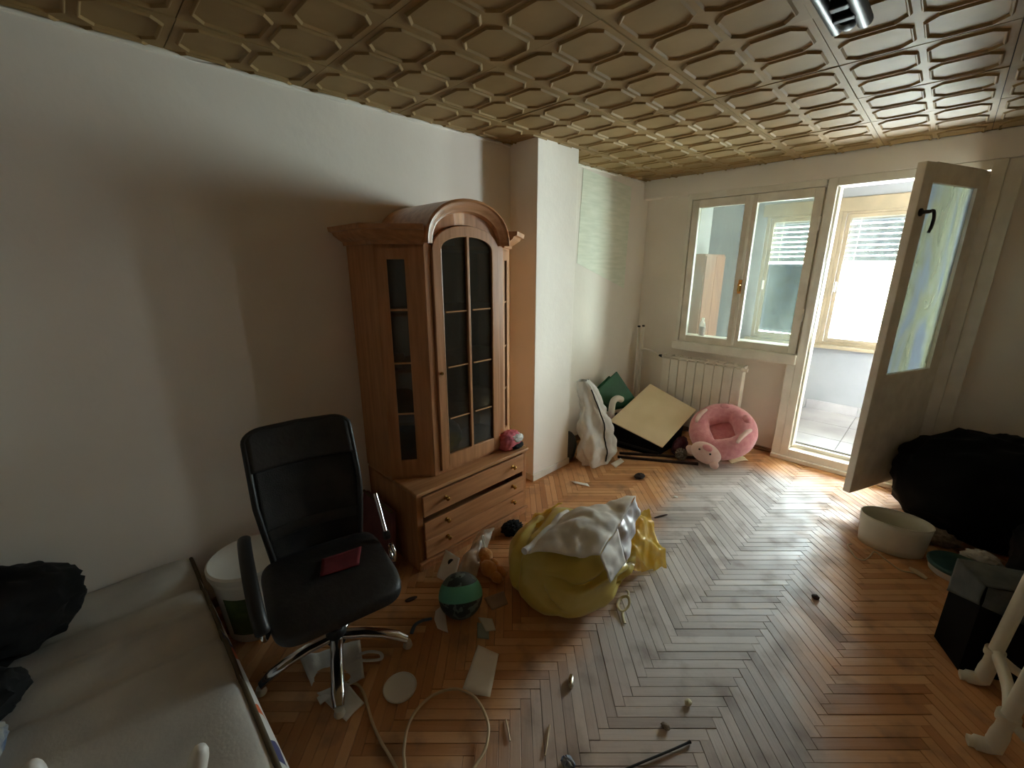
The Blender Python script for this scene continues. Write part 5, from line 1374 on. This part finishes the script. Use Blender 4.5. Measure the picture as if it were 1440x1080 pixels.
flap(B, B + DD, 0.33, 0.20, Vector((0.4184, -0.9083, 0))).build('front_flap', GREYCL, GC, smooth=70, solid=0.003)
tag(MB().blob(tuple(A.lerp(B, 0.5) + pd * 0.17 + Vector((0, 0, 0.466))), (0.015, 0.014, 0.042), 0.1, 3, 2, 20, 14).build('small_white_tube', WHITEP, off=tuple(A.lerp(B, 0.5) + pd * 0.17 + Vector((0, 0, 0.426))), smooth=60), 'small white tube standing on the grey-covered crate', 'tube')
PS = thing('plastic_stand', 'white plastic stand with tubular legs and rounded feet at the right edge', 'stand', (2.78, 2.1, 0))
def standleg(foot, toe, top):
    foot, toe, top = Vector(foot), Vector(toe), Vector(top)
    lo_ = MB().tube(spline([foot, foot.lerp(top, 0.22), foot.lerp(top, 0.6), top], 5), [0.026] * 4 + [0.022] * 12, 12).build('leg', IVORY, PS, smooth=60)
    MB().tube(spline([toe, toe.lerp(foot, 0.35), foot.lerp(toe, 0.05) + Vector((0, 0, 0.004)), foot + Vector((0, 0, 0.035))], 5), [0.011] + [0.019] * 4 + [0.025] * 10 + [0.024], 12).build('foot', IVORY, lo_, smooth=60)
standleg((2.674, 2.283, 0.026), (2.612, 2.270, 0.014), (2.705, 2.30, 0.56))
standleg((2.690, 1.945, 0.026), (2.628, 1.932, 0.014), (2.720, 1.955, 0.56))
for q in ((2.682, 2.288, 0.165), (2.697, 1.948, 0.165)):
    MB().tube([(q[0], q[1], q[2] - 0.014), (q[0], q[1], q[2] + 0.014)], 0.030, 14).build('collar', IVORY, PS, smooth=50)
MB().tube(spline([(2.684, 2.285, 0.17), (2.70, 2.20, 0.162), (2.708, 2.115, 0.158), (2.705, 2.03, 0.160), (2.698, 1.948, 0.168)], 6), 0.017, 10, flat=1.4).build('curved_brace', IVORY, PS, smooth=60)
MB().tube(spline([(2.684, 2.283, 0.168), (2.75, 2.26, 0.140), (2.83, 2.25, 0.150), (2.90, 2.25, 0.19)], 6), 0.016, 10).build('curved_brace', IVORY, PS, smooth=60)
MB().tube(spline([(2.698, 1.945, 0.165), (2.76, 1.925, 0.125), (2.83, 1.915, 0.110), (2.92, 1.91, 0.12)], 6), 0.016, 10).build('curved_brace', IVORY, PS, smooth=60)
MB().tube(spline([(2.705, 2.30, 0.55), (2.73, 2.13, 0.585), (2.72, 1.955, 0.55)], 6), 0.02, 10).build('top_bar', IVORY, PS, smooth=60)
tag(MB().tube(spline([(2.66, 1.78, 0.008), (2.70, 1.81, 0.008), (2.75, 1.83, 0.008), (2.82, 1.84, 0.008)], 5), 0.006, 8).build('white_cable', WHITEP, off=(2.72, 1.82, 0), smooth=60), 'short white cable on the floor at the bottom right corner', 'cable')

# ------------------------------------------------------------------ ceiling lamp
CL = thing('ceiling_lamp', 'dark chrome ceiling spotlight fitting with tubular arms', 'lamp', (1.92, 1.62, H - 0.012))
MB().box(1.845, 1.985, 1.36, 1.83, H - 0.035, H - 0.013).build('mounting_plate', STEELD, CL, bevel=0.004)
for x0, x1, y1, r in ((1.870, 1.876, 1.875, 0.016), (1.948, 1.948, 1.868, 0.020)):
    t_ = MB().tube([(x0, 1.36, H - 0.085), (x1, y1 - 0.012, H - 0.077), (x1, y1, H - 0.076)], [r, r, r * 0.7], 16).build('spot_tube', STEELD, CL, smooth=40)
    MB().lathe([(0, 0), (r * 0.5, 0), (r * 0.35, 0.010), (0, 0.012)], (x1, y1, H - 0.076), 12, axis=(0, 1, 0)).build('end_knob', CHROME, t_, smooth=40)
    MB().tube([((x0 + x1) / 2, 1.6, H - 0.08), ((x0 + x1) / 2, 1.6, H - 0.03)], 0.008, 8).build('bracket', STEELD, CL, smooth=40)
MB().lathe([(0, 0), (0.020, 0), (0.026, 0.02), (0.022, 0.045), (0.012, 0.055), (0, 0.056)], (1.912, 1.785, H - 0.080), 18, axis=(0, 1, 0)).build('lamp_socket', BLACKP, CL, smooth=40)
MB().lathe([(0, 0), (0.010, 0.002), (0.010, 0.010), (0, 0.014)], (1.912, 1.841, H - 0.080), 12, axis=(0, 1, 0)).build('end_knob', CHROME, CL, smooth=40)
MB().box(1.885, 1.94, 1.74, 1.765, H - 0.10, H - 0.04).build('joint_block', STEELD, CL, bevel=0.004)
MB().box(1.89, 1.935, 1.66, 1.69, H - 0.10, H - 0.04).build('joint_block', STEELD, CL, bevel=0.004)

for o in bpy.data.objects:
    if '_off' in o: del o['_off']
